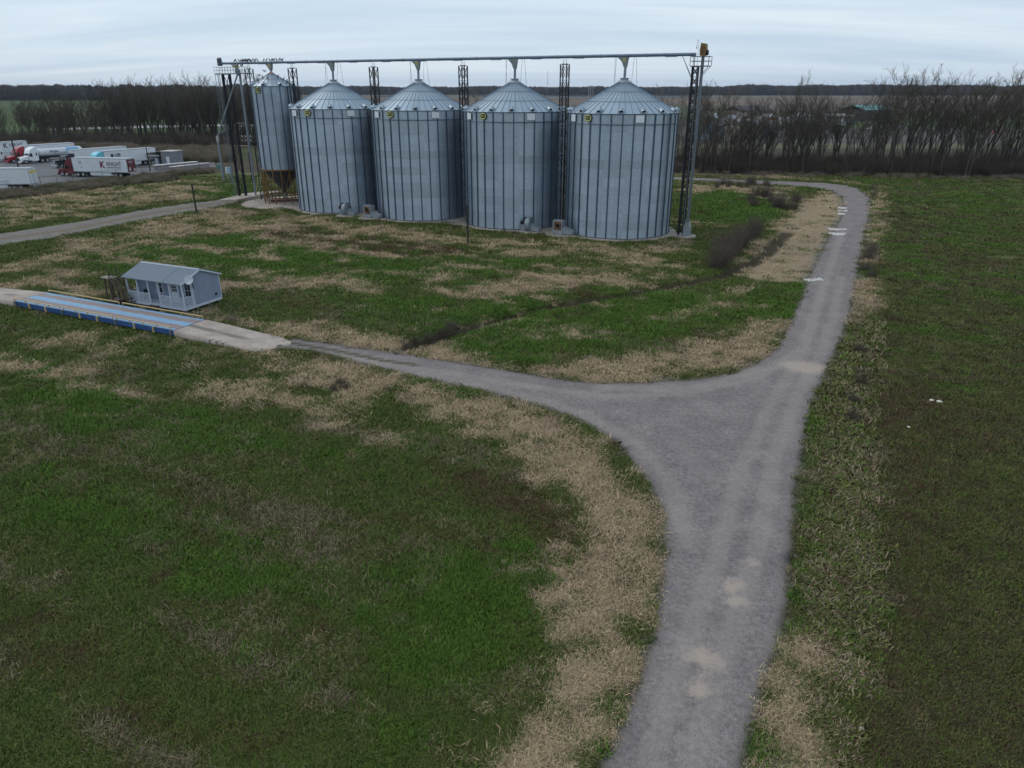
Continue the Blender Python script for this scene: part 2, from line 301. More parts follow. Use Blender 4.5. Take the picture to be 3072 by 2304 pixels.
# far fields: colour of the land itself
def far_tint(x, y):
    n = fbm(x * .004, y * .004, 71); c = np.zeros(x.shape + (3,)); f = sst(168, 185, y + 10 * (fbm(x * .03, y * .03, 72) - .5))
    th = x / np.maximum(y, 1)
    def put(m, col): c[m] = col
    put(np.ones(x.shape, bool), (.07, .055, .035))
    L = th < -.27
    put(L & (y > 205) & (y < 255), (.055, .06, .03)); put(L & (y >= 300) & (y < 1400), (.045, .07, .022)); put(L & (y >= 255) & (y < 300), (.05, .042, .028))
    Rr = ~L
    put(Rr & (y > 176) & (y < 255), (.05, .045, .03)); put(Rr & (y >= 255) & (y < 275), (.10, .10, .06)); put(Rr & (y >= 275) & (y < 470), (.085, .08, .075)); put(Rr & (y >= 470) & (y < 900), (.06, .07, .04)); put(Rr & (y >= 900) & (y < 1500), (.12, .09, .07)); put(Rr & (y >= 1500), (.11, .095, .075))
    put((th > .42) & (y > 380) & (y < 640), (.055, .085, .03)); put((th > .3) & (y > 680) & (y < 1050), (.10, .082, .07))
    return f, c * (.8 + .45 * n)[..., None]
def axis(segs):
    out = [segs[0][0]]
    for a, b, st in segs:
        k = max(1, int(round((b - a) / st))); out += list(a + (b - a) * np.arange(1, k + 1) / k)
    return np.array(out)
gx = axis([(-6500, -1500, 400), (-1500, -400, 60), (-400, -120, 8), (-120, -62, 1.6), (-62, 62, .6), (62, 130, 1.6), (130, 420, 9), (420, 1500, 60), (1500, 6500, 400)])
gy = axis([(-500, 0, 60), (0, 10, 2), (10, 70, .6), (70, 150, .9), (150, 300, 3), (300, 900, 15), (900, 2600, 50), (2600, 9000, 600)])
X, Y = np.meshgrid(gx, gy); X = X.ravel(); Y = Y.ravel(); NX, NY = len(gx), len(gy)
Z = ground_z(X, Y)
def np_mesh(name, V, F, mat, smooth=True):
    me = bpy.data.meshes.new(name); me.vertices.add(len(V)); me.vertices.foreach_set('co', np.asarray(V, np.float32).ravel())
    F = np.asarray(F, np.int32); k = F.shape[1]; me.loops.add(F.size); me.loops.foreach_set('vertex_index', F.ravel())
    me.polygons.add(len(F)); me.polygons.foreach_set('loop_start', np.arange(0, F.size, k, dtype=np.int32)); me.polygons.foreach_set('loop_total', np.full(len(F), k, np.int32))
    me.polygons.foreach_set('use_smooth', np.full(len(F), smooth)); me.update(calc_edges=True); me.validate()
    if mat: me.materials.append(mat)
    return me
def set_attr(me, name, arr):
    a = me.attributes.new(name, 'FLOAT', 'POINT'); a.data.foreach_set('value', np.asarray(arr, np.float32))
def set_col(me, name, arr):
    a = me.attributes.new(name, 'FLOAT_COLOR', 'POINT'); a.data.foreach_set('color', np.c_[arr, np.ones(len(arr))].astype(np.float32).ravel())

# ---- shader building blocks
class T:
    def __init__(s, name):
        s.m = bpy.data.materials.new(name); s.m.use_nodes = True; s.t = s.m.node_tree; s.b = s.t.nodes['Principled BSDF']
        s.tc = nd(s.t, 'ShaderNodeTexCoord'); s.pos = s.tc.outputs['Object']
    def plug(s, i, v):
        if hasattr(v, 'links'): s.t.links.new(v, i)
        else: i.default_value = v
    def noise(s, sc, det=3.0, rough=.55, scale=None, rot=0, dist=0.0, out='Fac'):
        v = s.pos
        if scale or rot:
            mp_ = nd(s.t, 'ShaderNodeMapping'); mp_.inputs['Scale'].default_value = scale or (1, 1, 1); mp_.inputs['Rotation'].default_value = (0, 0, rot); s.t.links.new(v, mp_.inputs[0]); v = mp_.outputs[0]
        n = nd(s.t, 'ShaderNodeTexNoise', i_Scale=sc, i_Detail=det, i_Roughness=rough, i_Distortion=dist); s.t.links.new(v, n.inputs['Vector']); return n.outputs[out]
    def math(s, op, a, b=0.0, c=0.0):
        n = nd(s.t, 'ShaderNodeMath', operation=op); s.plug(n.inputs[0], a); s.plug(n.inputs[1], b); s.plug(n.inputs[2], c); return n.outputs[0]
    def step(s, v, a, b, lo=0.0, hi=1.0):
        n = nd(s.t, 'ShaderNodeMapRange', interpolation_type='SMOOTHSTEP'); s.plug(n.inputs[0], v); n.inputs[1].default_value = a; n.inputs[2].default_value = b; n.inputs[3].default_value = lo; n.inputs[4].default_value = hi; return n.outputs[0]
    def mix(s, f, a, b, bt='MIX'):
        n = nd(s.t, 'ShaderNodeMix', data_type='RGBA', blend_type=bt); s.plug(n.inputs['Factor'], f)
        for k, v in (('A', a), ('B', b)): s.plug(n.inputs[k], v if hasattr(v, 'links') else tuple(v) + (1,))
        return n.outputs['Result']
    def attr(s, name, out='Fac'): return nd(s.t, 'ShaderNodeAttribute', attribute_name=name).outputs[out]
    def gain(s, c, f):                               # multiply a colour by a grey value
        n = nd(s.t, 'ShaderNodeVectorMath', operation='SCALE'); s.plug(n.inputs[0], c); s.plug(n.inputs['Scale'], f); return n.outputs[0]
    def finish(s, col, rough=.9, bump=None, dist=.05, strength=1.0, spec=.2):
        s.plug(s.b.inputs['Base Color'], col); s.plug(s.b.inputs['Roughness'], rough); s.b.inputs['Specular IOR Level'].default_value = spec
        if bump is not None:
            n = nd(s.t, 'ShaderNodeBump', i_Strength=strength, i_Distance=dist); s.t.links.new(bump, n.inputs['Height']); s.t.links.new(n.outputs[0], s.b.inputs['Normal'])
        return s.m
g = T('ground')
nf, nm_, nl = g.noise(9, 4, .75), g.noise(1.1, 6, .72), g.noise(.22, 5, .65)
gr = g.mix(g.step(nm_, .3, .7), (.05, .068, .019), (.095, .118, .036))
gr = g.mix(g.step(g.math('ADD', g.attr('lush'), g.math('MULTIPLY', g.math('SUBTRACT', nl, .5), 1.2)), .25, .85), gr, g.mix(g.step(nm_, .3, .7), (.046, .078, .015), (.085, .135, .026)))
gr = g.mix(g.math('MULTIPLY', g.step(nl, .45, .75), .35), gr, (.11, .10, .045))
def brk(a, am=1.1, lo=.35, hi=.75):
    n = g.math('ADD', g.math('MULTIPLY', g.math('SUBTRACT', nm_, .5), am * 1.2), g.math('MULTIPLY', g.math('SUBTRACT', nf, .5), am)); return g.step(g.math('ADD', a, n), lo, hi)
rf = g.attr('rightf')
rfc = g.mix(g.step(g.noise(.5, 5, .65, (1, 1.6, 1)), .42, .62), (.105, .092, .05), (.082, .108, .038))
rfc = g.mix(g.step(g.math('ADD', g.attr('lush'), g.math('MULTIPLY', g.math('SUBTRACT', nl, .5), .9)), .3, .95), rfc, (.085, .125, .036))
rfc = g.gain(rfc, g.step(nf, .25, .75, .6, 1.4))
c0 = g.mix(rf, gr, rfc)
c0 = g.mix(g.math('MULTIPLY', brk(g.attr('brown'), .8, .4, .95), .8), c0, g.mix(nf, (.045, .032, .02), (.095, .068, .042)))
c0 = g.mix(g.math('MULTIPLY', brk(g.attr('weed'), 1.2, .5, 1.0), .75), c0, g.mix(nf, (.085, .07, .05), (.19, .155, .115)))
c0 = g.mix(g.math('MULTIPLY', brk(g.attr('dry'), .9, .38, .72), .93), c0, g.mix(g.step(nf, .3, .7), (.18, .138, .09), (.33, .255, .17)))
c0 = g.mix(g.math('MULTIPLY', g.step(g.attr('ditch'), .25, .7), .9), c0, g.mix(nf, (.03, .024, .016), (.06, .048, .03)))
c0 = g.mix(g.math('MULTIPLY', brk(g.attr('verge'), 1.3, .62, .95), .75), c0, g.mix(nf, (.10, .095, .085), (.20, .185, .165)))
c0 = g.mix(g.attr('far'), c0, g.gain(g.attr('farcol', 'Color'), g.step(g.noise(.05, 5, .65), .2, .8, .75, 1.25)))
hgt = g.math('ADD', g.math('MULTIPLY', nf, .5), nm_)
GROUND_MAT = g.finish(c0, .95, hgt, .09, .8, .12)
ii = np.arange(NX * NY).reshape(NY, NX)
FQ = np.c_[ii[:-1, :-1].ravel(), ii[:-1, 1:].ravel(), ii[1:, 1:].ravel(), ii[1:, :-1].ravel()]
gm = np_mesh('ground', np.c_[X, Y, Z], FQ, GROUND_MAT)
for k, v in masks(X, Y).items(): set_attr(gm, k, v)
ff, fc = far_tint(X, Y); set_attr(gm, 'far', ff); set_col(gm, 'farcol', fc)
struct(link('ground', gm))

# ---- sheets cut out of a fine grid and snapped to an outline
def sheet(name, sd, box, cell, mat, zf, attrs=None, jit=0.0, skirt=0.0):
    x0, x1, y0, y1 = box; xs = np.arange(x0, x1 + cell, cell); ys = np.arange(y0, y1 + cell, cell)
    A, B = np.meshgrid(xs, ys); A = A.ravel(); B = B.ravel(); nx = len(xs)
    def s(a, b):
        d = sd(a, b)
        return d + jit * (fbm(a * 1.3, b * 1.3, 91) - .5) * 2 if jit else d
    D = s(A, B); e = .08
    near = np.abs(D) < cell * .75
    gxx = (s(A[near] + e, B[near]) - s(A[near] - e, B[near])) / (2 * e); gyy = (s(A[near], B[near] + e) - s(A[near], B[near] - e)) / (2 * e); gl = gxx ** 2 + gyy ** 2 + 1e-6
    A2, B2 = A.copy(), B.copy(); A2[near] -= D[near] * gxx / gl; B2[near] -= D[near] * gyy / gl
    ok = D < cell * .75
    i2 = np.arange(len(A)).reshape(len(ys), nx); q = np.c_[i2[:-1, :-1].ravel(), i2[:-1, 1:].ravel(), i2[1:, 1:].ravel(), i2[1:, :-1].ravel()]
    q = q[ok[q].all(1)]
    used = np.unique(q); rm = -np.ones(len(A), int); rm[used] = np.arange(len(used)); q = rm[q]
    a, b = A2[used], B2[used]; d = s(a, b); V = np.c_[a, b, zf(a, b, d)]; me = None
    if skirt:
        ed = np.r_[q[:, [0, 1]], q[:, [1, 2]], q[:, [2, 3]], q[:, [3, 0]]]; key = np.sort(ed, 1); _, inv, cnt = np.unique(key, axis=0, return_inverse=True, return_counts=True)
        bd = ed[cnt[inv.ravel()] == 1]; n0 = len(V); V = np.r_[V, np.c_[V[:, 0], V[:, 1], V[:, 2] - skirt]]; q = np.r_[q, np.c_[bd[:, 1], bd[:, 0], bd[:, 0] + n0, bd[:, 1] + n0]]
        us = np.unique(q); rm = -np.ones(len(V), int); rm[us] = np.arange(len(us)); V = V[us]; q = rm[q]
    me = np_mesh(name, V, q, mat)
    if attrs:
        for k, v in attrs(V[:, 0], V[:, 1]).items(): set_attr(me, k, v)
    return struct(link(name, me))
# gravel
g = T('gravel'); nf, n2_, nl = g.noise(26, 3, .75), g.noise(5, 6, .8), g.noise(.45, 5, .65)
vo = nd(g.t, 'ShaderNodeTexVoronoi', i_Scale=22.0); g.t.links.new(g.pos, vo.inputs['Vector'])
c0 = g.mix(g.step(nl, .3, .72), (.205, .18, .182), (.275, .245, .24))
c0 = g.gain(c0, g.step(n2_, .25, .75, .62, 1.4)); c0 = g.gain(c0, g.step(vo.outputs['Distance'], 0, .6, 1.2, .75))
sd_ = g.step(g.math('ADD', g.attr('sand'), g.math('MULTIPLY', g.math('SUBTRACT', n2_, .5), .9)), .3, .85)
c0 = g.mix(g.math('MULTIPLY', sd_, .85), c0, g.mix(nf, (.36, .285, .235), (.48, .39, .33)))
c0 = g.mix(g.math('MULTIPLY', g.step(g.math('ADD', g.attr('wheel'), g.math('MULTIPLY', g.math('SUBTRACT', nl, .5), .5)), .2, .9), .36), c0, (.33, .295, .265))
eg = g.step(g.math('ADD', g.attr('edge'), g.math('MULTIPLY', g.math('SUBTRACT', n2_, .5), 1.3)), .45, .95)
c0 = g.mix(g.math('MULTIPLY', eg, .7), c0, g.mix(g.step(n2_, .4, .6), (.135, .105, .075), (.05, .06, .026)))
c0 = g.mix(g.math('MULTIPLY', g.step(g.math('ADD', g.attr('middle'), g.math('MULTIPLY', g.math('SUBTRACT', n2_, .5), 1.2)), .45, .8), .8), c0, (.06, .055, .03))
c0 = g.mix(g.step(vo.outputs['Color'], .93, .99), c0, (.38, .38, .40))
GRAVEL = g.finish(c0, .92, g.math('ADD', vo.outputs['Distance'], n2_), .05, .7, .2)
SAND = [((1740,795), 1.6), ((1715,790), 1.0), ((1515,1420), .6), ((1475,1412), .3), ((1440,1415), .3), ((1540,1435), .5), ((1590,1300), .5), ((1585,1265), .5), ((1510,1490), .5), ((1620,1215), .4)]
WHEEL = [poly_px(p) for p in ([(1480,1700),(1520,1560),(1590,1330),(1640,1180),(1670,1000),(1720,860),(1770,770),(1800,690),(1815,600)],[(1400,1650),(1470,1440),(1550,1200),(1600,1020),(1660,880),(1730,770),(1760,680),(1785,600),(1820,500)],[(700,752),(900,795),(1100,830),(1300,858),(1480,852),(1640,815),(1740,750)],[(720,763),(900,806),(1080,842),(1250,890),(1380,960),(1450,1050),(1490,1180)],[(1300,840),(1500,840),(1640,800)])]
MIDL = [poly_px(p) for p in ([(625,741),(720,757),(830,780),(900,790)],[(1775,690),(1800,640),(1828,560),(1842,500),(1848,450)])]
def road_attr(x, y):
    s = np.zeros(x.shape)
    for (a, b), r in SAND: c = G2(a, b); s = np.maximum(s, np.exp(-(((x - c.x) / (r * 1.3)) ** 2 + ((y - c.y) / r) ** 2)))
    w = np.zeros(x.shape)
    for P in WHEEL: w = np.maximum(w, np.exp(-(sline(x, y, P) / .55) ** 2))
    m = np.zeros(x.shape)
    for P, wd in zip(MIDL, (.45, .3)): m = np.maximum(m, np.exp(-(sline(x, y, P) / wd) ** 2) * (1 if wd > .4 else .6))
    return dict(sand=s, wheel=w, middle=m, edge=np.clip(1 + road_sd(x, y) / 1.0, 0, 1))
bb = lambda P, m=1: (P[:, 0].min() - m, P[:, 0].max() + m, P[:, 1].min() - m, P[:, 1].max() + m)
sheet('gravel_road', road_sd, bb(ROAD), .5, GRAVEL, lambda a, b, d: .004 + .07 * np.clip(-d / 2.5, 0, 1), road_attr, jit=.35, skirt=.05)
g = T('track'); n2_, nl = g.noise(5, 4, .7), g.noise(.5, 4, .6)
c0 = g.mix(g.step(nl, .35, .7), (.135, .125, .115), (.19, .175, .155)); c0 = g.gain(c0, g.step(n2_, .2, .8, .75, 1.25))
c0 = g.mix(g.math('MULTIPLY', g.step(g.math('ADD', g.attr('middle'), g.math('MULTIPLY', g.math('SUBTRACT', n2_, .5), .9)), .4, .75), .85), c0, (.14, .11, .075))
TM = poly_px([(-160,536),(0,517),(150,497),(300,466),(420,447),(500,434)])
sheet('dirt_track', lambda a, b: sdf(a, b, TRACK), bb(TRACK), .8, g.finish(c0, .95, n2_, .05, .5, .2), lambda a, b, d: .006 + .03 * np.clip(-d / 2, 0, 1), lambda x, y: dict(middle=np.exp(-(sline(x, y, TM) / 1.1) ** 2)), jit=.3, skirt=.06)
# asphalt of the truck yard
g = T('asphalt'); n2_, nl = g.noise(3, 4, .7), g.noise(.12, 4, .6)
c0 = g.gain(g.mix(g.step(nl, .35, .7), (.085, .088, .095), (.135, .135, .14)), g.step(n2_, .2, .8, .85, 1.15))
ASPH = g.finish(c0, .8, n2_, .02, .3, .3)
mb = MB(); mb.add([(x, y, .01) for x, y in YARD], [tuple(range(len(YARD)))]); struct(part('truck_yard', mb, ASPH))
# concrete
g = T('concrete'); n2_, nl = g.noise(3, 5, .65), g.noise(.5, 4, .6)
c0 = g.gain(g.mix(g.step(nl, .3, .7), (.27, .225, .195), (.36, .31, .275)), g.step(n2_, .2, .8, .85, 1.15)); c0 = g.mix(g.step(g.noise(.9, 5, .7), .58, .72, 0, .5), c0, (.12, .105, .09))
CONC = g.finish(c0, .85, n2_, .01, .3, .3)
sheet('concrete_pad', pad_sd, (-50, 27, 94, 142), .45, CONC, lambda a, b, d: .1 + 0 * a, skirt=.2)
g = T('slab_concrete'); n2_, nl = g.noise(3, 5, .65), g.noise(.6, 4, .6)
c0 = g.gain(g.mix(g.step(nl, .3, .7), (.29, .24, .21), (.39, .335, .295)), g.step(n2_, .2, .8, .88, 1.12))
c0 = g.mix(g.step(g.math('ADD', g.attr('oil'), g.math('MULTIPLY', g.math('SUBTRACT', nl, .5), 1.1)), .35, .95, 0, .75), c0, (.09, .08, .075))
SLABM = g.finish(c0, .85, n2_, .01, .3, .3)
def slab_z(a, b, d):                                         # ramps up to the deck of the scale
    t = (a - SNR.x) * UD.x + (b - SNR.y) * UD.y
    return np.where(t < 10, .03 + .5 * np.clip(1 + (t + .2) / 9.5, 0, 1), .03 + .5 * np.clip(1 - (t - 20.7) / 9.0, 0, 1))
def slab_attr(x, y):
    a = (x - SNR.x) * UD.x + (y - SNR.y) * UD.y; v = (x - SNR.x) * VD.x + (y - SNR.y) * VD.y
    return dict(oil=np.exp(-((v - 1.55) / .42) ** 2) * (sst(-9, -5, a) * (a < 0) + (a > 20) * np.exp(-((a - 23.5) / 1.6) ** 2)))
for P in SLABS: sheet('concrete_approach', lambda a, b, P=P: sdf(a, b, P), bb(P), .3, SLABM, slab_z, slab_attr, skirt=.5)
# flooded fields and ponds far away
WAT = M('water', (.035, .045, .05), .08, 0, .1, .01, 0)
for q in ([(1120,287),(1195,286),(1190,293.5),(1125,294)],[(1630,284),(1800,282.5),(1790,293),(1640,294)],[(1960,285),(2140,284),(2135,292),(1965,292.5)],[(1405,286),(1470,286),(1460,289),(1400,289)],[(2700,268.8),(3200,267.6),(3200,269.6),(2700,270.4)],[(2900,275),(3200,274.5),(3200,276.5),(2900,277)],[(2150,280),(2280,278.5),(2290,281),(2150,282)]):
    mb = MB(); mb.add([G(*t, .25) for t in q], [(0, 1, 2, 3)]); struct(part('pond_water', mb, WAT))
mb = MB(); P = [G(150,385,.05), G(420,377,.05), G(620,374,.05), G(760,373,.05), G(760,378,.05), G(620,379,.05), G(420,384,.05), G(150,390,.05)]
mb.add(P, [(0, 1, 6, 7), (1, 2, 5, 6), (2, 3, 4, 5)]); struct(part('far_road', mb, M('far_asphalt', (.30, .29, .29), .8)))
# ================================================================== GRAIN BINS
def galv(name, col, rough=.36, metal=.85, sheets=16, zrow=0.0, amt=.07):
    g = T(name); s = nd(g.t, 'ShaderNodeSeparateXYZ'); g.t.links.new(g.pos, s.inputs[0])
    an = g.math('FLOOR', g.math('MULTIPLY', g.math('ARCTAN2', s.outputs[1], s.outputs[0]), sheets / (2 * math.pi)))
    oi = nd(g.t, 'ShaderNodeObjectInfo'); cb = nd(g.t, 'ShaderNodeCombineXYZ'); g.t.links.new(an, cb.inputs[0]); g.t.links.new(oi.outputs['Random'], cb.inputs[1])
    wn = nd(g.t, 'ShaderNodeTexWhiteNoise'); g.t.links.new(cb.outputs[0], wn.inputs['Vector'])
    sp = g.noise(3.5, 5, .7); st = g.noise(1.2, 4, .6, (3, 3, .25))
    c = g.gain(g.mix(g.step(sp, .3, .7), tuple(q * .88 for q in col), tuple(min(1, q * 1.1) for q in col)), g.step(wn.outputs['Value'], 0, 1, 1 - amt, 1 + amt * .6))
    c = g.gain(c, g.step(oi.outputs['Random'], 0, 1, 1 - amt * .7, 1 + amt * .5)); c = g.mix(g.step(st, .55, .8, 0, .35), c, (.16, .16, .165))
    g.b.inputs['Metallic'].default_value = metal
    return g.finish(c, g.step(sp, .3, .7, rough - .07, rough + .1), None, spec=.5)
WALLM = galv('galvanised_wall', (.40, .465, .535)); ROOFM = galv('galvanised_roof', (.335, .41, .475), .42, .65, 48, amt=.035)
STIFM = M('stiffener_steel', (.075, .115, .175), .5, .45, .2, 1.5, dirt=.2)
HOPM = galv('galvanised_hopper', (.34, .40, .47), .45, .7, 8)
GALVP = M('galvanised_pipe', (.22, .255, .30), .45, .5, .2, 1.2, dirt=.25)
BLACK = M('black_steel', (.012, .013, .02), .55, .3, .3, 2)
WHITEP = M('white_panel', (.72, .75, .80), .6, 0, .06, 1, dirt=.1)
YELS = M('sign_yellow', (.62, .60, .22), .6, 0, .1, 2); DARKG = M('sign_dark', (.018, .03, .02), .6)
RUSTY = M('rusted_yellow_paint', (.34, .19, .04), .7, 0, .35, 3, col2=(.12, .055, .03), rnd=.15)
ORANGE = M('rusty_orange', (.30, .16, .07), .8, 0, .4, 6, col2=(.12, .06, .035)); DARK = M('dark_void', (.008, .008, .01), .9)
def sector(r0, r1, z0, z1, a, rib=.05, th=.012):   # one trapezoid roof sheet with a raised rib on its edge
    m = MB(); h = a / 2
    def p(r, z, t, up=0): return (r * math.cos(t), r * math.sin(t), z + up)
    vs = [p(r0, z0, -h), p(r0, z0, h), p(r1, z1, h), p(r1, z1, -h)]
    lo = [(x, y, z - th) for x, y, z in vs]
    m.add(vs + lo, [(0, 1, 2, 3), (7, 6, 5, 4), (0, 4, 5, 1), (1, 5, 6, 2), (2, 6, 7, 3), (3, 7, 4, 0)])
    if rib <= 0: return m
    m = MB(); w0, w1 = .034 / r0, .034 / max(r1, .3)
    rb = [p(r0, z0, h - w0), p(r0, z0, h + w0), p(r1, z1, h + w1), p(r1, z1, h - w1)] + [p(r0, z0, h - w0 * .5, rib), p(r0, z0, h + w0 * .5, rib), p(r1, z1, h + w1 * .5, rib), p(r1, z1, h - w1 * .5, rib)]
    m.add(rb, [(4, 5, 6, 7), (0, 1, 5, 4), (1, 2, 6, 5), (2, 3, 7, 6), (3, 0, 4, 7)])
    return m
def ring_profile(R_, h, n):                         # corrugated sheet profile, n waves
    k = 4; return [(R_ + .012 * math.cos(2 * math.pi * j / k), h * j / (n * k)) for j in range(n * k + 1)]
def oval_sign(parent, ang, Rr, z, w, h, txt):
    e = MB(); n = 28
    vs = [(w / 2 * math.cos(2 * math.pi * i / n), h / 2 * math.sin(2 * math.pi * i / n), 0) for i in range(n)]
    e.add(vs + [(x, y, .03) for x, y, _ in vs], [tuple(range(n))[::-1], tuple(range(n, 2 * n))] + [(i, (i + 1) % n, n + (i + 1) % n, n + i) for i in range(n)])
    o = part('name_sign', e, DARKG, parent, label='oval yellow sign with dark lettering')
    o.matrix_local = Matrix.Rotation(ang, 4, 'Z') @ Matrix.Translation((Rr, 0, z)) @ Matrix.Rotation(R(90), 4, 'Z') @ Matrix.Rotation(R(90), 4, 'X')
    e2 = MB(); vs2 = [(x * .93, y * .9, .034) for x, y, _ in vs]; e2.add(vs2, [tuple(range(n))]); part('sign_face', e2, YELS, o)
    t = link('lettering', text_mesh(txt, h * .72, DARKG, .006, h * .035, sx=.82), o, (0, -.01 * h, .045))
    return o
NST, NRF = 32, 48
R_BIN, RING_H, NRING, Z0 = 7.315, 1.117, 14, .1
ring_me = MB().lathe(ring_profile(R_BIN, RING_H, 11), 96).mesh('wall_ring', WALLM, False)
ZE = NRING * RING_H
ring_dk = MB().lathe(ring_profile(R_BIN, RING_H, 11), 96).mesh('wall_ring', galv('galvanised_dull', (.36, .42, .482), .42, .82), False)
st = MB()
for a in (-.07, .07): st.b2(R_BIN + .01, R_BIN + .095, a - .014, a + .014, 0, ZE)
st.b2(R_BIN + .07, R_BIN + .1, -.08, .08, 0, ZE); stiff_me = st.mesh('stiffener', STIFM)
rp_me = sector(R_BIN + .16, .75, ZE - .02, ZE - .02 + (R_BIN - .59) * math.tan(R(29)), 2 * math.pi / NRF, 0).mesh('roof_panel', ROOFM)
rb_me = sector(R_BIN + .16, .75, ZE - .02, ZE - .02 + (R_BIN - .59) * math.tan(R(29)), 2 * math.pi / NRF, .06).mesh('roof_rib', M('rib_steel', (.14, .20, .27), .5, .4))
ZC = ZE - .02 + (R_BIN - .59) * math.tan(R(29))
def roof_at(r): return ZE - .02 + (R_BIN + .16 - r) * math.tan(R(29))
cap = MB(); cap.lathe([(.95, ZC - .14), (.93, ZC + .02), (.55, ZC + .28), (.5, ZC + .42), (.62, ZC + .42), (.62, ZC + .5), (0, ZC + .52)], 24, smooth=False); cap_me = cap.mesh('peak_cap', M('cap_zinc', (.30, .33, .38), .5, .4))
vm = MB(); hw, n = .27, 6                            # hooded roof vent, opening down the slope
pr = [(hw * math.cos(math.pi * i / n), hw * math.sin(math.pi * i / n) * 1.15) for i in range(n + 1)]
vs = [(.42, y, z + .04) for y, z in pr] + [(-.12, y, z + .1) for y, z in pr]; k = n + 1
vm.add(vs, [(i, i + 1, k + i + 1, k + i) for i in range(n)] + [tuple(range(k, 2 * k))], True); vm.b2(-.3, .4, -hw - .06, hw + .06, -.02, .05); vent_me = vm.mesh('roof_vent', ROOFM)
vmo = MB(); vmo.b2(.34, .40, -hw * .9, hw * .9, .05, .22); vento_me = vmo.mesh('vent_opening', DARK)
def hoop(Rr, z, r, mat, name, n=96):
    m = MB(); pr = [(Rr + r * math.cos(2 * math.pi * j / 6), z + r * math.sin(2 * math.pi * j / 6)) for j in range(7)]; return m.lathe(pr, n).mesh(name, mat, False)
wind_me = hoop(R_BIN + .13, ZE - RING_H * 1.17, .04, STIFM, 'wind_ring')
rr1 = hoop(5.05, roof_at(5.05) + .045, .022, STIFM, 'roof_ring'); rr2 = hoop(2.95, roof_at(2.95) + .045, .022, STIFM, 'roof_ring')
eave_me = MB().lathe([(R_BIN + .02, ZE - .06), (R_BIN + .15, ZE - .06), (R_BIN + .17, ZE - .015), (R_BIN + .02, ZE)], 96).mesh('eave_trim', STIFM, False)
base_me = MB().lathe([(R_BIN + .02, 0), (R_BIN + .07, 0), (R_BIN + .07, .09), (R_BIN + .02, .09)], 96).mesh('base_angle', STIFM, False)
ws = MB(); a0 = .075; wv = [(R_BIN + .13) * 1 for _ in (0,)]
for s in range(6):
    t0, t1 = -a0 + 2 * a0 * s / 6, -a0 + 2 * a0 * (s + 1) / 6; rr = R_BIN + .125
    ws.add([(rr * math.cos(t0), rr * math.sin(t0), -.42), (rr * math.cos(t1), rr * math.sin(t1), -.42), (rr * math.cos(t1), rr * math.sin(t1), .42), (rr * math.cos(t0), rr * math.sin(t0), .42),
            ((rr + .02) * math.cos(t0), (rr + .02) * math.sin(t0), -.42), ((rr + .02) * math.cos(t1), (rr + .02) * math.sin(t1), -.42), ((rr + .02) * math.cos(t1), (rr + .02) * math.sin(t1), .42), ((rr + .02) * math.cos(t0), (rr + .02) * math.sin(t0), .42)],
           [(4, 5, 6, 7), (3, 2, 1, 0), (0, 1, 5, 4), (3, 7, 6, 2)])
white_me = ws.mesh('white_sign', WHITEP)
BLAB = ['leftmost big galvanised grain bin, next to the tall hopper bin', 'second big galvanised grain bin from the left', 'third big galvanised grain bin from the left', 'rightmost and nearest big galvanised grain bin, beside the bucket elevator']
def face(c): return math.atan2(-c[1], -c[0])        # angle from a thing towards the photographer
for k, c in enumerate(BIN_C):
    t = thing('grain_bin', BLAB[k], 'grain bin', (c.x, c.y, Z0), 0, 'big grain bins in a row'); fa = face(c); ph = fa + .02 + .03 * k
    for i in range(NRING): link('wall_ring', ring_dk if i == 8 else ring_me, t, (0, 0, i * RING_H), ph)
    for i in range(NST): link('stiffener', stiff_me, t, (0, 0, 0), ph + (i + .5) * 2 * math.pi / NST)
    for i in range(NRF): link('roof_panel', rp_me, t, (0, 0, 0), ph + i * 2 * math.pi / NRF); link('roof_rib', rb_me, t, (0, 0, 0), ph + i * 2 * math.pi / NRF)
    for i in range(16):
        a = ph + (i - .35) * 2 * math.pi / 16; o = link('roof_vent', vent_me, t); rv = R_BIN - .42
        o.matrix_local = Matrix.Rotation(a, 4, 'Z') @ Matrix.Translation((rv, 0, roof_at(rv) + .02)) @ Matrix.Rotation(R(29), 4, 'Y'); link('vent_opening', vento_me, o)
    link('peak_cap', cap_me, t); link('wind_ring', wind_me, t); link('eave_trim', eave_me, t); link('base_angle', base_me, t); link('roof_ring', rr1, t); link('roof_ring', rr2, t)
    for a in (.30, -1.02): link('white_sign', white_me, t, (0, 0, ZE - .62), fa + a)
    oval_sign(t, fa - .62, R_BIN + .14, ZE - .55, 1.15, .95, 'GSI')
# ---- the tall hopper bin
RH, HZ0, NHR = 3.55, 5.75, 12; HRH = 13.15 / NHR
t = thing('hopper_bin', 'tall narrow grain bin standing on rusty yellow legs over a hopper cone', 'grain bin', (HOP_C.x, HOP_C.y, Z0)); fa = face(HOP_C); ph = fa + .1
hr = MB().lathe(ring_profile(RH, HRH, 10), 64).mesh('wall_ring', HOPM, False)
for i in range(NHR): link('wall_ring', hr, t, (0, 0, HZ0 + i * HRH), ph)
ZHE = HZ0 + 13.15
st = MB()
for a in (-.05, .05): st.b2(RH + .01, RH + .1, a - .015, a + .015, HZ0, ZHE)
st.b2(RH + .075, RH + .105, -.065, .065, HZ0, ZHE); hs = st.mesh('stiffener', STIFM)
lg = MB(); lg.b2(RH - .06, RH + .09, -.07, .07, 0, HZ0); lg.b2(RH - .12, RH + .15, -.13, .13, 0, .05); lgm = lg.mesh('leg', RUSTY)
for i in range(16):
    a = ph + (i + .5) * 2 * math.pi / 16; link('stiffener', hs, t, (0, 0, 0), a); link('leg', lgm, t, (0, 0, 0), a)
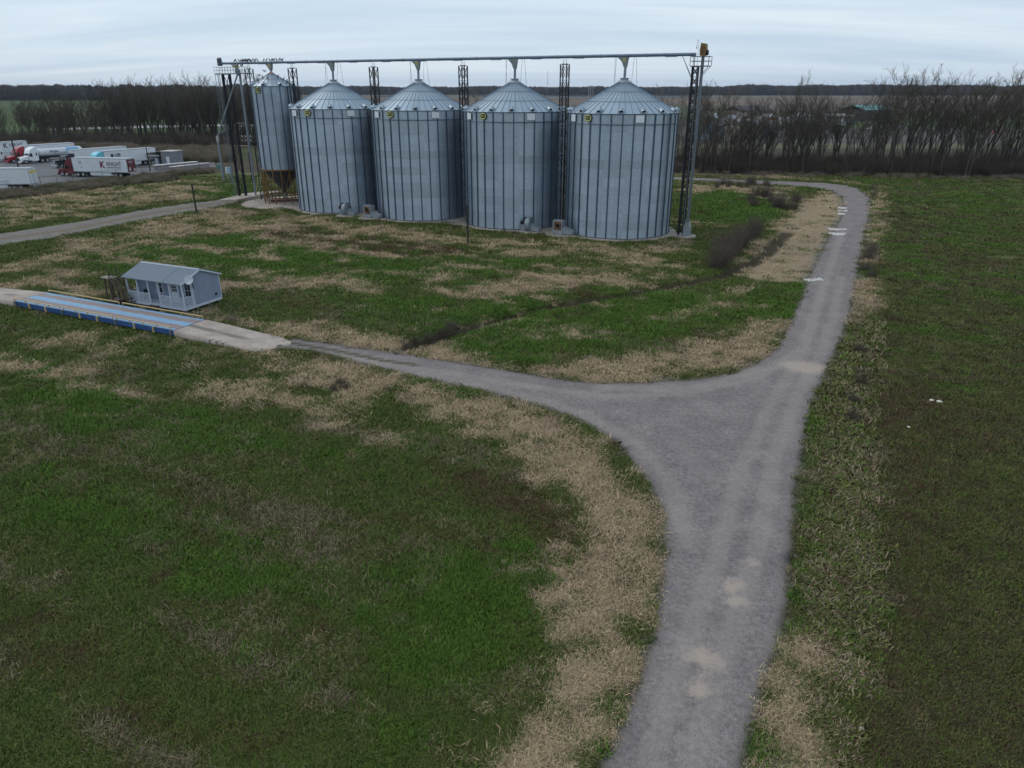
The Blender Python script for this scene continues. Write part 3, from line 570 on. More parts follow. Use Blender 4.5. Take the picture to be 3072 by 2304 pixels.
def hroof(r): return ZHE - .02 + (RH + .12 - r) * math.tan(R(31))
hp = sector(RH + .12, .4, ZHE - .02, hroof(.4), 2 * math.pi / 24, 0).mesh('roof_panel', HOPM); hb = sector(RH + .12, .4, ZHE - .02, hroof(.4), 2 * math.pi / 24, .05).mesh('roof_rib', MATS['rib_steel'])
for i in range(24): link('roof_panel', hp, t, (0, 0, 0), ph + i * 2 * math.pi / 24); link('roof_rib', hb, t, (0, 0, 0), ph + i * 2 * math.pi / 24)
for i in range(8):
    a = ph + (i + .3) * 2 * math.pi / 8; o = link('roof_vent', vent_me, t); rv = RH - .4
    o.matrix_local = Matrix.Rotation(a, 4, 'Z') @ Matrix.Translation((rv, 0, hroof(rv) + .02)) @ Matrix.Rotation(R(31), 4, 'Y'); link('vent_opening', vento_me, o)
part('peak_cap', MB().lathe([(.5, hroof(.5) - .05), (.48, hroof(.5) + .08), (.3, hroof(.5) + .25), (0, hroof(.5) + .27)], 20), M('faded_red', (.35, .17, .14), .7), t)
link('roof_ring', hoop(1.9, hroof(1.9) + .04, .02, STIFM, 'roof_ring', 48), t); link('eave_trim', MB().lathe([(RH + .02, ZHE - .06), (RH + .13, ZHE - .05), (RH + .14, ZHE - .01), (RH + .02, ZHE)], 64).mesh('eave_trim', STIFM, False), t)
part('ring_beam', MB().lathe([(RH - .1, HZ0 - .2), (RH + .12, HZ0 - .2), (RH + .12, HZ0 + .02), (RH - .1, HZ0 + .02), (RH - .1, HZ0 - .2)], 48, smooth=False), RUSTY, t)
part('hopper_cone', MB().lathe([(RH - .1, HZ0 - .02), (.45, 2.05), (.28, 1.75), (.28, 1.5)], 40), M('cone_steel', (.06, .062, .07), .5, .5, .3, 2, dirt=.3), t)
part('discharge_chute', MB().tube((0, 0, 1.8), (0, 0, .75), .2, 10).b2(-.4, .4, -.3, .3, .45, .8), GALVP, t)
part('leg_ring', MB().lathe([(RH - .02, .95), (RH + .1, .95), (RH + .1, 1.1), (RH - .02, 1.1)], 32, smooth=False), M('brown_rust', (.16, .07, .04), .85), t)
for i in range(0, 16, 3):
    a = ph + (i + .5) * 2 * math.pi / 16; b = a + 2 * math.pi / 16
    part('cross_brace', MB().bar((RH * math.cos(a), RH * math.sin(a), .3), (RH * math.cos(b), RH * math.sin(b), HZ0 - .4), .07).bar((RH * math.cos(b), RH * math.sin(b), .3), (RH * math.cos(a), RH * math.sin(a), HZ0 - .4), .07), RUSTY, t)
oval_sign(t, fa - .72, RH + .14, ZHE - .55, 1.0, .95, 'GSI')
# augers and equipment under the hopper
t = thing('unloading_auger', 'rust red auger trough with motor lying under the hopper cone', 'auger', (HOP_C.x + .2, HOP_C.y - .6, Z0), .25)
part('trough', MB().b2(-2.6, 3.2, -.3, .3, .12, .5), M('red_rust', (.13, .055, .045), .85, 0, .3, 3), t); part('motor', MB().tube((3.2, 0, .7), (3.9, 0, .7), .24, 12), GALVP, t)
part('stand', MB().b2(-2.3, -2.1, -.35, .35, 0, .14).b2(2.6, 2.8, -.35, .35, 0, .14), BLACK, t); part('discharge_pipe', MB().tube((3.0, 0, .4), (5.2, 1.0, 1.5), .18, 10), GALVP, t)
# ladders
def ladder(label, p0, p1, w, mat, n, parent=None, wdir=None):
    p0, p1 = Vector(p0), Vector(p1); d = wdir or Vector((LDIR.x, LDIR.y, 0)); o = thing('ladder', label, 'ladder', p0) if not parent else parent; p1 = p1 - p0 if not parent else p1; p0 = Vector((0, 0, 0)) if not parent else p0
    for s in (-1, 1): part('rail', MB().bar(p0 + d * s * w / 2, p1 + d * s * w / 2, .06), mat, o)
    for i in range(n): q = p0.lerp(p1, (i + .7) / n); part('rung', MB().tube(q - d * w / 2, q + d * w / 2, .022, 6), mat, o)
    return o
LADY = M('pale_yellow_wood', (.42, .37, .24), .7)
lb = G(771, 606, .12); ladder('pale yellow ladder leaning beside the hopper bin', lb, VP(779, 530, -3.2), .75, LADY, 9)
lb = G(898, 623, .12); ladder('short black ladder on the wall of the leftmost big bin', Vector((-34.9, 121.3, .12)), Vector((-35.05, 121.7, 3.2)), .5, BLACK, 9, wdir=Vector((.6, -.8, 0)))
# ---- aeration fans
FANG = M('fan_grey', (.27, .31, .34), .5, .3, .12, 2, dirt=.3)
def to_bin(p, c): d = (Vector(c[:]) - Vector(p[:2])); return math.atan2(d.y, d.x), d.length - R_BIN
def box_fan(p, c, lab):
    a, L = to_bin(p, c); t = thing('aeration_fan', lab, 'fan', (p.x, p.y, Z0), LANG - .12, 'aeration fans at the bins')
    part('housing', MB().b2(-.75, .75, -.5, .5, .06, 1.85), FANG, t); part('base_skid', MB().b2(-.8, .8, -.55, .55, 0, .07), GALVP, t)
    f = MB(); f.add([(-.56, -.513, .55), (.6, -.513, .55), (.6, -.513, 1.7), (-.56, -.513, 1.7)], [(0, 1, 2, 3)]); part('intake_plate', f, ORANGE, t)
    part('intake_ring', MB().lathe([(.44, 0), (.44, .14), (.38, .14), (.3, .02)], 24), ORANGE, t, (.05, -.515, 1.15), (R(90), 0, 0)); part('intake_mouth', MB().lathe([(.31, .018), (0, .018)], 24), DARK, t, (.05, -.515, 1.15), (R(90), 0, 0))
    part('transition_duct', MB().prof([(.75, .08), (.75, 1.05), (2.3, .5), (2.3, .08)], -.4, .45), FANG, t); return t
def drum_fan(p, c, lab):
    t = thing('aeration_fan', lab, 'fan', (p.x, p.y, Z0), LANG + .08, 'aeration fans at the bins')
    part('drum', MB().lathe([(.0, -.35), (.85, -.35), (.9, -.3), (.9, .3), (.85, .35), (0, .35)], 32), FANG, t, (0, 0, .95), (0, R(90), 0))
    part('flange', MB().lathe([(.85, .30), (.97, .30), (.97, .36), (.85, .36)], 32, smooth=False), GALVP, t, (0, 0, .95), (0, R(90), 0))
    part('motor_mount', MB().b2(-1.05, -.36, -.42, .4, 0, .85), FANG, t); part('motor', MB().tube((-1.15, 0, 1.15), (-.36, 0, 1.15), .27, 14), BLACK, t); part('control_box', MB().b2(-.62, -.4, -.25, .2, 1.4, 1.85), BLACK, t)
    part('transition_duct', MB().prof([(.36, .06), (.36, 1.0), (1.7, .42), (1.7, .06)], -.35, .6), FANG, t); part('base_skid', MB().b2(-.36, .36, -.6, .6, 0, .12), GALVP, t); return t
drum_fan(Vector((-26.3, 115.6)), BIN_C[0], 'round drum fan with motor at the foot of the leftmost big bin'); box_fan(Vector((-22.2, 113.3)), BIN_C[1], 'square fan housing with rusty intake beside the second big bin')
drum_fan(Vector((2.35, 101.9)), BIN_C[2], 'round drum fan with motor at the foot of the third big bin'); box_fan(Vector((6.5, 99.7)), BIN_C[3], 'square fan housing with rusty intake beside the rightmost big bin')
# ---- lattice towers
def lattice(t, w, d, h, bays, leg=.13, br=.06, mat=BLACK, single=False):
    for i in (-1, 1):
        for j in (-1, 1): part('leg', MB().b2(i * w / 2 - leg / 2, i * w / 2 + leg / 2, j * d / 2 - leg / 2, j * d / 2 + leg / 2, 0, h), mat, t)
    bh = h / bays; m = MB(); x, y = w / 2, d / 2
    for (a, b) in (((-x, -y), (x, -y)), ((x, -y), (x, y)), ((x, y), (-x, y)), ((-x, y), (-x, -y))):
        m.bar((*a, .1), (*b, bh - .02), br)
        if not single: m.bar((*b, .1), (*a, bh - .02), br)
        m.bar((*a, bh - .03), (*b, bh - .03), br)
    me = m.mesh('bay_bracing', mat)
    for k in range(bays): link('bay_bracing', me, t, (0, 0, k * bh))
    part('foot_plate', MB().b2(-w / 2 - .18, w / 2 + .18, -d / 2 - .18, d / 2 + .18, 0, .04), GALVP, t)
TWL = ['black lattice tower on the left side of the hopper bin', 'black lattice tower between the hopper bin and the leftmost big bin', 'black lattice tower between the first and second big bins', 'black lattice tower between the second and third big bins', 'black lattice tower between the third and rightmost big bins']
ZTUBE = 22.62
for lab, (px, py) in zip(TWL, ((746, 206), (876, 204), (1120, 201), (1389, 197), (1695, 192))):
    q = VP(px, py); t = thing('support_tower', lab, 'lattice tower', (q.x, q.y, Z0), LANG, 'lattice towers under the conveyor')
    lattice(t, .92, .92, 21.6, 11, .13, .045)
    for s in (-.22, .22): part('saddle_rod', MB().bar((s, 0, 21.5), (s * .8, 0, ZTUBE - .3 - Z0), .05), GALVP, t)
    part('saddle_beam', MB().b2(-.5, .5, -.08, .08, 21.56, 21.68), GALVP, t)
# ---- overhead conveyor
c0 = VP(662, 191); c1 = VP(2088, 163); c0.z = c1.z = ZTUBE; LEN = (c1 - c0).length
TUBEM = M('conveyor_blue_grey', (.15, .20, .27), .45, .4, .2, .8, dirt=.15)
t = thing('overhead_conveyor', 'long blue grey tube conveyor running above all the bins', 'conveyor', (c0.x, c0.y, ZTUBE), LANG)
nseg = 13
for i in range(nseg): part('tube_section', MB().tube((LEN * i / nseg, 0, 0), (LEN * (i + 1) / nseg, 0, 0), .2, 14), TUBEM, t)
for i in range(1, nseg): part('coupling', MB().tube((LEN * i / nseg - .06, 0, 0), (LEN * i / nseg + .06, 0, 0), .245, 14), GALVP, t)
for q in TWL: pass
for k in range(nseg): part('hanger_plate', MB().b2(LEN * (k + .5) / nseg - .75, LEN * (k + .5) / nseg + .75, -.14, .14, -.26, -.17), GALVP, t)
part('drive_head', MB().b2(-.5, .1, -.28, .28, -.4, .45).tube((-.3, -.2, .65), (.3, -.2, .65), .26, 12).b2(-.35, .25, -.4, .1, .4, .55), M('head_grey', (.10, .11, .13), .5, .4), t)
def along(c): return (Vector(c[:]) - c0.xy).dot(LDIR)
SPY = M('spout_yellow', (.42, .38, .12), .6)
for k, c in enumerate(list(BIN_C) + [HOP_C]):
    x = along(c); zb = (ZC + .5 + Z0 if k < 4 else hroof(.5) + .27 + Z0) - ZTUBE; zk = zb + (1.25 if k < 4 else .28)
    f = MB(); f.prof([(x - 1.05, -.16), (x + .42, -.16), (x + .22, zk), (x - .14, zk), (x - .42, -.75)], -.2, .2); part('spout_hopper', f, M('spout_grey', (.23, .25, .26), .55, .3, .2, 2, dirt=.3), t)
    part('spout_pipe', MB().tube((x + .03, 0, zk + .05), (x, 0, zb - .03), .17, 12), GALVP, t)
    if k in (1, 3, 4): e = MB(); e.add([(x - .4, -.212, -.28), (x + .1, -.212, -.28), (x + .1, -.212, -.75), (x - .22, -.212, -.75)], [(0, 1, 2, 3)]); part('yellow_sign', e, SPY, t)
    if k < 4:
        for s in (-1, 1):
            for j in (-1, 1):
                r0 = 1.15 if j < 0 else 1.55; part('roof_stay', MB().tube((x + s * (1.2 if j < 0 else 1.45), j * .1, -.15), (x + s * r0, j * .6, roof_at(math.hypot(r0, .6)) + Z0 - ZTUBE), .022, 5), GALVP, t)
# ---- bucket elevator on the right
b = VP(2036, 703); b.z = 0; el = thing('bucket_elevator', 'bucket elevator leg with black tower, railed platform and yellow head at the far right bin', 'bucket elevator', (b.x + .25, b.y - .1, Z0), LANG)
lattice(el, .66, .4, 21.1, 18, .2, .06)
part('elevator_casing', MB().b2(.66, .9, -.14, .12, .9, 22.9), M('casing_grey', (.15, .175, .205), .5, .4, .2, 1.2, dirt=.2), el); part('return_casing', MB().b2(.66, .9, .24, .5, .9, 22.9), MATS['casing_grey'], el)
part('boot', MB().prof([(.35, 0), (1.2, 0), (1.2, 1.0), (1.0, 1.7), (.55, 1.7), (.35, 1.0)], -.35, .75), FANG, el)
for k in range(12): part('casing_bracket', MB().b2(.3, .64, -.05, .05, 1.9 + k * 1.6, 1.96 + k * 1.6), M('pale_bracket', (.45, .46, .47), .6), el)
part('head', MB().prof([(.45, 22.35), (1.1, 22.35), (1.18, 23.0), (1.1, 23.7), (.5, 23.8), (.4, 23.0)], -.35, .7), M('head_yellow', (.42, .29, .05), .6, 0, .3, 4, col2=(.16, .075, .03)), el)
part('head_cover', MB().b2(.58, .98, -.42, -.352, 22.55, 23.5), ORANGE, el); part('head_pulley', MB().tube((1.1, .15, 22.7), (1.4, .15, 22.7), .3, 14), BLACK, el)
pf = part('platform', MB().b2(-.55, 1.75, -.8, .9, 21.1, 21.2), M('grating', (.16, .17, .19), .7), el)
rl = MB()
for z in (21.72, 22.25):
    for a_, b_ in (((-.55, -.8), (1.75, -.8)), ((1.75, -.8), (1.75, .9)), ((1.75, .9), (-.55, .9)), ((-.55, .9), (-.55, -.8))): rl.bar((*a_, z), (*b_, z), .05)
part('guard_rail', rl, BLACK, el)
for x, y in ((-.55, -.8), (0, -.8), (1.15, -.8), (1.75, -.8), (1.75, .9), (.6, .9), (-.55, .9)): part('rail_post', MB().b2(x - .03, x + .03, y - .03, y + .03, 21.2, 22.27), BLACK, el)
for y in (-.6, .7): part('platform_strut', MB().bar((.7, y * .4, 19.9), (1.7, y, 21.12), .06), GALVP, el)
for y in (-.25, .25): part('conveyor_strut', MB().bar((-.3, y, 19.6), (-1.75, 0, ZTUBE - .2 - Z0), .06), GALVP, el)
part('lightning_rod', MB().tube((.1, .2, 21.2), (.1, .2, 24.1), .02, 5).tube((.1, .2, 24.1), (-.08, .2, 24.15), .02, 5).tube((-.08, .2, 24.15), (-.12, .2, 23.4), .02, 5).b2(-.17, -.07, .15, .25, 23.15, 23.4), GALVP, el)
for s in (-.2, .2): part('ladder_rail', MB().b2(.38, .43, -.36 + s - .02, -.36 + s + .02, .3, 21.1), GALVP, el)
# tie rods from the elevator to the rightmost bin
for z in (3.2, 9.1): part('tie_rod', MB().tube((-.3, .3, z), (-1.55, 1.8, z), .03, 5), M('pale_rod', (.5, .42, .33), .6), el)
# ---- loading tower on the left end
b = Vector((-49.5, 135.2, 0)); t = thing('loading_tower', 'black lattice tower with railed walkway and caged ladder at the left end', 'lattice tower', (b.x, b.y, 0), LANG)
lattice(t, 1.6, .3, 20.9, 6, .2, .08, single=True)
part('walkway', MB().b2(-2.1, 5.6, -.55, .55, 20.9, 21.06), GALVP, t)
for z in (21.55, 22.05):
    m = MB()
    for y in (-.55, .55): m.bar((-2.1, y, z), (5.3, y, z), .045)
    m.bar((-2.1, -.55, z), (-2.1, .55, z), .045); part('guard_rail', m, GALVP, t)
for i in range(12):
    for y in (-.55, .55): part('rail_post', MB().b2(-2.1 + i * .66 - .02, -2.1 + i * .66 + .02, y - .02, y + .02, 21.06, 22.06), GALVP, t)
CAGE = M('cage_grey', (.20, .22, .25), .6, .3)
for s in (-.22, .22): part('ladder_rail', MB().b2(-1.5 + s - .025, -1.5 + s + .025, -.3, -.25, .3, 21), CAGE, t)
for i in range(42): part('rung', MB().b2(-1.72, -1.28, -.3, -.26, .5 + i * .49, .53 + i * .49), CAGE, t)
for i in range(15):
    h_ = MB(); pr = [(-1.5 + .42 * math.cos(math.pi + math.pi * j / 6 + math.pi / 2 - math.pi / 2), -.3 - .75 * math.sin(math.pi * j / 6)) for j in range(7)]
    for j in range(6): h_.bar((*pr[j], 2.6 + i * 1.3), (*pr[j + 1], 2.6 + i * 1.3), .05)
    part('cage_hoop', h_, CAGE, t)
for j in (1, 3, 5): part('cage_strap', MB().bar((-1.5 - .42 * math.cos(math.pi * j / 6), -.3 - .75 * math.sin(math.pi * j / 6), 2.5), (-1.5 - .42 * math.cos(math.pi * j / 6), -.3 - .75 * math.sin(math.pi * j / 6), 21), .04), CAGE, t)
part('drop_pipe', MB().tube((3.0, .2, 21.6), (3.0, .2, .3), .2, 12), GALVP, t); part('distributor', MB().lathe([(.15, -.5), (.4, 0), (.4, .5), (.2, .7)], 16), GALVP, t, (2.75, 0, 21.2))
part('spout_hopper', MB().prof([(1.7, 1.33 + 21.0), (3.0, 22.33), (2.95, 21.8), (2.55, 21.8)], -.2, .2), SPY, t)
part('diagonal_spout', MB().tube((2.7, 0, 20.9), (-2.5, -1.6, 10.6), .13, 10), GALVP, t); part('spout_joint', MB().tube((-2.5, -1.6, 10.8), (-2.5, -1.6, 9.9), .26, 12), M('pale_joint', (.36, .35, .33), .6), t)
part('loading_spout', MB().tube((-2.5, -1.6, 9.9), (-2.5, -1.6, 3.2), .21, 12, .24), GALVP, t); part('spout_brace', MB().tube((-2.5, -1.6, 10.9), (-.78, -.7, 12.1), .04, 6), GALVP, t)
for z in (4.4, 9.2, 13): part('pipe_brace', MB().tube((.78, 0, z), (3.0, .2, z), .04, 6), M('pale_rod', (.5, .42, .33), .6), t)
# ---- concrete unloading ramp beside the hopper
rp = [G(655, 601), G(712, 606), G(789, 596), G(846, 586), G(815, 577, .5), G(736, 582, .2)]
m = MB(); zt = [.06, .45, .75, .8, .8, .35]; n = 6
m.add([(q.x, q.y, 0) for q in rp] + [(q.x, q.y, z) for q, z in zip(rp, zt)], [(i, (i + 1) % n, n + (i + 1) % n, n + i) for i in range(n)] + [(6, 7, 11), (7, 8, 11), (8, 9, 10), (8, 10, 11)])
tag(part('unloading_ramp', m, SLABM), 'pale concrete ramp with low retaining wall at the hopper bin', 'ramp')
# ---- steel posts in the grass
def post(px, py, h, lab, r=.13, mat=None, group=None):
    p = G(px, py); t = thing('steel_post', lab, 'post', (p.x, p.y, -.1), 0, group); part('shaft', MB().tube((0, 0, 0), (0, 0, h), r, 12), mat or M('post_dark', (.03, .026, .024), .8), t); part('cap', MB().tube((0, 0, h), (0, 0, h + .12), r * 1.35, 12), mat or MATS['post_dark'], t); return t
post(1404, 733, 4.9, 'dark post standing alone in the grass before the third big bin', .11); post(590, 640, 4.6, 'dark post standing alone beside the dirt track on the left', .14)
# ================================================================== TRUCK SCALE AND SCALE HOUSE
SRZ = math.atan2(-.425, .905)
g = T('scale_deck_paint'); s = nd(g.t, 'ShaderNodeSeparateXYZ'); g.t.links.new(g.pos, s.inputs[0])
w1 = g.math('SUBTRACT', 1.0, g.math('MULTIPLY', g.math('ABSOLUTE', g.math('SUBTRACT', s.outputs[1], .78)), 2.0)); w2 = g.math('SUBTRACT', 1.0, g.math('MULTIPLY', g.math('ABSOLUTE', g.math('SUBTRACT', s.outputs[1], 2.38)), 2.0))
wr = g.math('MAXIMUM', w1, w2); nz = g.noise(1.6, 5, .7, (.35, 2.2, 1)); nf = g.noise(12, 3, .7)
wr = g.step(g.math('ADD', wr, g.math('MULTIPLY', g.math('SUBTRACT', nz, .5), 1.6)), -.05, .42)
blue = g.mix(g.step(g.noise(2.5, 4, .6, (.4, 1.5, 1)), .35, .7), (.13, .30, .48), (.22, .33, .45))
c0 = g.mix(g.math('MULTIPLY', wr, .93), blue, g.mix(nf, (.16, .115, .105), (.25, .185, .165)))
DECK = g.finish(c0, .6, nf, .004, .4, .4)
BLUE = M('scale_blue', (.02, .085, .25), .55, 0, .3, 2, dirt=.35); YRAIL = M('rail_yellow', (.48, .35, .17), .6, 0, .15, 2)
t = thing('truck_scale', 'blue steel truck scale deck worn brown, with yellow side rails', 'truck scale', (SNR.x, SNR.y, 0), SRZ); SL, SW = 20.5, 3.17
for k in range(3):
    m = MB(); m.b2(-SL * (k + 1) / 3 + .012, -SL * k / 3 - .012, .04, SW - .04, .47, .55); part('deck_plate', m, DECK, t)
for y, nm in ((.02, 0), (SW - .02, 0)): part('side_beam', MB().b2(-SL, 0, y - .07, y + .07, .12, .50).b2(-SL, 0, y - .1, y + .1, .49, .535), BLUE, t)
for x in (0, -SL): part('end_plate', MB().b2(x - .02, x + .02, 0.02, SW - .02, .3, .553), BLUE, t)
for k in range(10): x = -SL * k / 9 + (-.3 if k == 0 else .3 if k == 9 else 0); part('beam_stiffener', MB().b2(x - .08, x + .08, -.17, -.06, .08, .56), MATS['rail_yellow'] if k % 3 else GALVP, t)
for y in (-.06, SW + .06):
    for k in range(2 if y > 0 else 3):
        n_ = 2 if y > 0 else 3; a_, b_ = -SL * k / n_ - .25, -SL * (k + 1) / n_ + .15; part('guard_rail', MB().tube((a_, y, .78), (b_, y, .78), .055, 8), YRAIL, t)
        for j in range(5): x = a_ + (b_ - a_) * (j + .02) / 4.04; part('rail_post', MB().b2(x - .03, x + .03, y - .03, y + .03, .5, .78), YRAIL, t)
part('foundation', MB().b2(-SL - .2, .2, .25, SW - .25, -.1, .14), CONC, t)
# ---- scale house
WALLB = M('pale_blue_siding', (.215, .262, .355), .75, 0, .1, 1.5, dirt=.12); TRIM = M('white_trim', (.48, .53, .61), .65, 0, .08, 2, dirt=.1); ROOFB = M('blue_grey_roof', (.115, .165, .225), .5, .2, .12, 1.2, dirt=.12)
GLASS = M('dark_glass', (.012, .015, .02), .12, 0, .1, 1); DOORW = M('white_door', (.60, .65, .72), .5, 0, .05); WOODD = M('old_wood', (.075, .055, .04), .85, 0, .3, 3)
FRc = Vector((-29.2, 61.75)); HRZ = math.atan2(-.41, .912); HL, HD, PO, FZ = 7.0, 4.4, 1.2, .5
t = thing('scale_house', 'small pale blue wooden scale house with railed porch and metal roof', 'shed', (FRc.x, FRc.y, 0), HRZ)
part('floor', MB().b2(-HL, 0, 0, HD, FZ - .16, FZ), TRIM, t)
EV, RG = 2.8, 3.62; mid = HD / 2
gw = lambda x0, x1: MB().prof([(PO, FZ), (HD, FZ), (HD, EV - .04), (mid, RG - .12), (PO, EV - .04 + (RG - EV) * PO / mid - .06)], x0, x1, 'x')
for x in (-.06, -HL + .06): part('end_wall', gw(x - .05, x + .05), WALLB, t)
for x in (-.04, -HL + .04): part('porch_gable', MB().prof([(0.05, EV - .06), (PO - .005, EV - .06), (PO - .005, EV + (RG - EV) * PO / mid - .1), (.05, EV - .02)], x - .04, x + .04, 'x'), WALLB, t)
part('front_wall', MB().b2(-HL + .115, -.115, PO, PO + .09, FZ, EV), WALLB, t); part('back_wall', MB().b2(-HL + .115, -.115, HD - .09, HD, FZ, EV - .05), WALLB, t)
for x, y in ((-.05, PO), (-.05, HD), (-HL + .05, PO), (-HL + .05, HD)): part('corner_trim', MB().b2(x - .075, x + .075, y - .06, y + .03, FZ - .02, EV - .05), TRIM, t)
part('floor_trim', MB().b2(-HL - .03, .03, -.03, .0, FZ - .2, FZ + .02), TRIM, t); part('floor_trim', MB().b2(0, .03, 0, HD, FZ - .2, FZ + .02), TRIM, t)
fr = [0, .19, .39, .575, .775, 1.0]; xs = [-HL + .06 + (HL - .12) * f for f in fr]
for x in xs: part('porch_post', MB().b2(x - .055, x + .055, .03, .14, FZ, EV - .08), TRIM, t)
for x in (-HL + .06, -.06): part('porch_post', MB().b2(x - .05, x + .05, PO - .16, PO - .06, FZ, EV - .08), TRIM, t)
part('porch_beam', MB().b2(-HL + .02, -.02, .02, .15, EV - .2, EV - .06), TRIM, t)
bal = MB().b2(-.028, .028, -.02, .02, 0, .78).mesh('baluster', TRIM)
for i in (0, 1, 3, 4):
    a_, b_ = xs[i] + .055, xs[i + 1] - .055; part('porch_rail', MB().b2(a_, b_, .05, .12, FZ + .86, FZ + .93).b2(a_, b_, .06, .11, FZ + .06, FZ + .11), TRIM, t); n_ = 9
    for j in range(n_): link('baluster', bal, t, (a_ + (b_ - a_) * (j + .5) / n_, .085, FZ + .1))
for x in (-.06, -HL + .06):
    part('porch_rail', MB().b2(x - .035, x + .035, .14, PO - .16, FZ + .86, FZ + .93).b2(x - .025, x + .025, .14, PO - .16, FZ + .06, FZ + .11), TRIM, t)
    for j in range(7): link('baluster', bal, t, (x, .2 + (PO - .4) * j / 6, FZ + .1))
def window(parent, x, z0, w, h, y, rows=2, cols=2, nm='window'):
    o = part(nm, MB().b2(x - w / 2 - .06, x + w / 2 + .06, y - .03, y - .002, z0 - .06, z0 + h + .06), DOORW, parent)
    for i in range(cols):
        for j in range(rows): a_ = x - w / 2 + w * i / cols + .02; b_ = x - w / 2 + w * (i + 1) / cols - .02; c_ = z0 + h * j / rows + .02; d_ = z0 + h * (j + 1) / rows - .02; part('pane', MB().b2(a_, b_, y - .036, y - .0305, c_, d_), GLASS, o)
    return o
window(t, xs[2] + .1, FZ + .75, .75, 1.1, PO, 2, 2); window(t, xs[5] - .55, FZ + .75, .72, 1.1, PO, 2, 2)
dx_ = xs[3] + .72; dr = part('door', MB().b2(dx_ - .45, dx_ + .45, PO - .05, PO - .003, FZ + .01, FZ + 2.0), DOORW, t); part('door_frame', MB().b2(dx_ - .56, dx_ - .455, PO - .06, PO - .002, FZ, FZ + 2.1).b2(dx_ + .455, dx_ + .56, PO - .06, PO - .002, FZ, FZ + 2.1), TRIM, dr)
for i in range(3):
    for j in range(3): a_ = dx_ - .33 + .22 * i; part('pane', MB().b2(a_ + .02, a_ + .2, PO - .058, PO - .051, FZ + 1.05 + .28 * j, FZ + 1.28 + .28 * j), GLASS, dr)
part('door_handle', MB().tube((dx_ - .36, PO - .12, FZ + .98), (dx_ - .36, PO - .05, FZ + .98), .035, 8), BLACK, dr)
oh, np_ = .16, 12; W_ = HL + 2 * oh; sl_ = math.hypot(mid + .22, (RG - EV) * (mid + .22) / mid)
for sgn in (1, -1):
    m = MB(); pw = W_ / np_; m.b2(-pw / 2 + .004, pw / 2 - .004, 0, sl_, 0, .025)
    for f in (-.5, -.17, .17): m.b2(pw * f, pw * f + .035, .01, sl_ - .01, .025, .055)
    me = m.mesh('roof_panel', ROOFB); an = math.atan2(RG - EV, mid)
    for i in range(np_):
        o = link('roof_panel', me, t); x = -HL - oh + pw * (i + .5); y0 = -.22 if sgn > 0 else HD + .22; z0 = EV - (RG - EV) * .22 / mid
        o.matrix_local = Matrix.Translation((x, y0, z0)) @ (Matrix.Identity(4) if sgn > 0 else Matrix.Rotation(math.pi, 4, 'Z')) @ Matrix.Rotation(an, 4, 'X')
part('ridge_cap', MB().prof([(mid - .2, RG - .02), (mid, RG + .085), (mid + .2, RG - .02), (mid, RG + .05)], -HL - oh - .01, oh + .01, 'x'), ROOFB, t)
for x in (oh + .0, -HL - oh):
    for s in (1, -1): part('fascia', MB().bar((x, mid - s * (mid + .22), EV - .1 - (RG - EV) * .22 / mid + .04), (x, mid, RG - .03), .04, .14), TRIM, t)
part('roof_seam', MB().bar((-2.1, -.2, EV + .015 - .04), (-2.1, mid - .1, RG + .02), .05, .04), MATS['blue_grey_roof'], t)
PIER = M('block_pier', (.16, .15, .14), .9, 0, .2, 3)
for i in range(5):
    for y in (.25, 1.55, 2.9, HD - .25): part('block_pier', MB().box((-.3 - (HL - .6) * i / 4, y, .11), (.4, .3, .46)), PIER, t)
part('wall_vent', MB().b2(-.006, .02, HD - .75, HD - .5, FZ + .35, FZ + .55), MATS['dark_glass'], t)
# satellite dish on the gable
d = thing('satellite_dish', 'pale round satellite dish fixed to the scale house gable', 'satellite dish', (FRc.x, FRc.y, 0), HRZ)
dm = MB(); dm.lathe([(0, 0), (.25, .02), (.42, .06), (.55, .12), (.565, .12), (.43, .05), (.25, .008), (0, -.012)], 24); part('reflector', dm, M('dish_grey', (.42, .46, .50), .5), d, (.42, .62, 3.0), (R(62), 0, R(22))).scale = (.72, .72, .72)
part('mast', MB().tube((.01, PO + .12, 2.05), (.3, .95, 2.75), .035, 8).tube((.3, .95, 2.75), (.42, .68, 2.98), .035, 8), BLACK, d); part('feed_arm', MB().tube((.42, .55, 2.62), (.62, -.1, 2.75), .018, 6).tube((.62, -.1, 2.72), (.62, -.1, 2.84), .04, 8), BLACK, d)
# wooden steps and a chair on the porch
sp_ = thing('porch_steps', 'old wooden steps up to the scale house porch', 'steps', (FRc.x, FRc.y, 0), HRZ); xc = (xs[2] + xs[3]) / 2
for k in range(3): part('tread', MB().b2(xc - .52, xc + .52, -.95 + .3 * k, -.66 + .3 * k, .1 + .14 * k, .15 + .14 * k), WOODD, sp_)
for x in (xc - .48, xc + .48): part('stringer', MB().prof([(-1.0, -.03), (-.1, -.03), (-.1, .4), (-.35, .4), (-1.0, .1)], x - .03, x + .03, 'x'), WOODD, sp_)
ch = thing('porch_chair', 'dark chair on the porch left of the scale house entry', 'chair', (FRc.x, FRc.y, 0), HRZ); x = xs[1] - .1
part('seat', MB().b2(x - .25, x + .25, .45, .95, FZ + .4, FZ + .45), BLACK, ch); part('backrest', MB().b2(x - .25, x + .25, .93, .98, FZ + .45, FZ + .95), BLACK, ch)
for a_ in (-.22, .22):
    for b_ in (.48, .92): part('leg', MB().b2(x + a_ - .02, x + a_ + .02, b_ - .02, b_ + .02, FZ, FZ + .4), BLACK, ch)
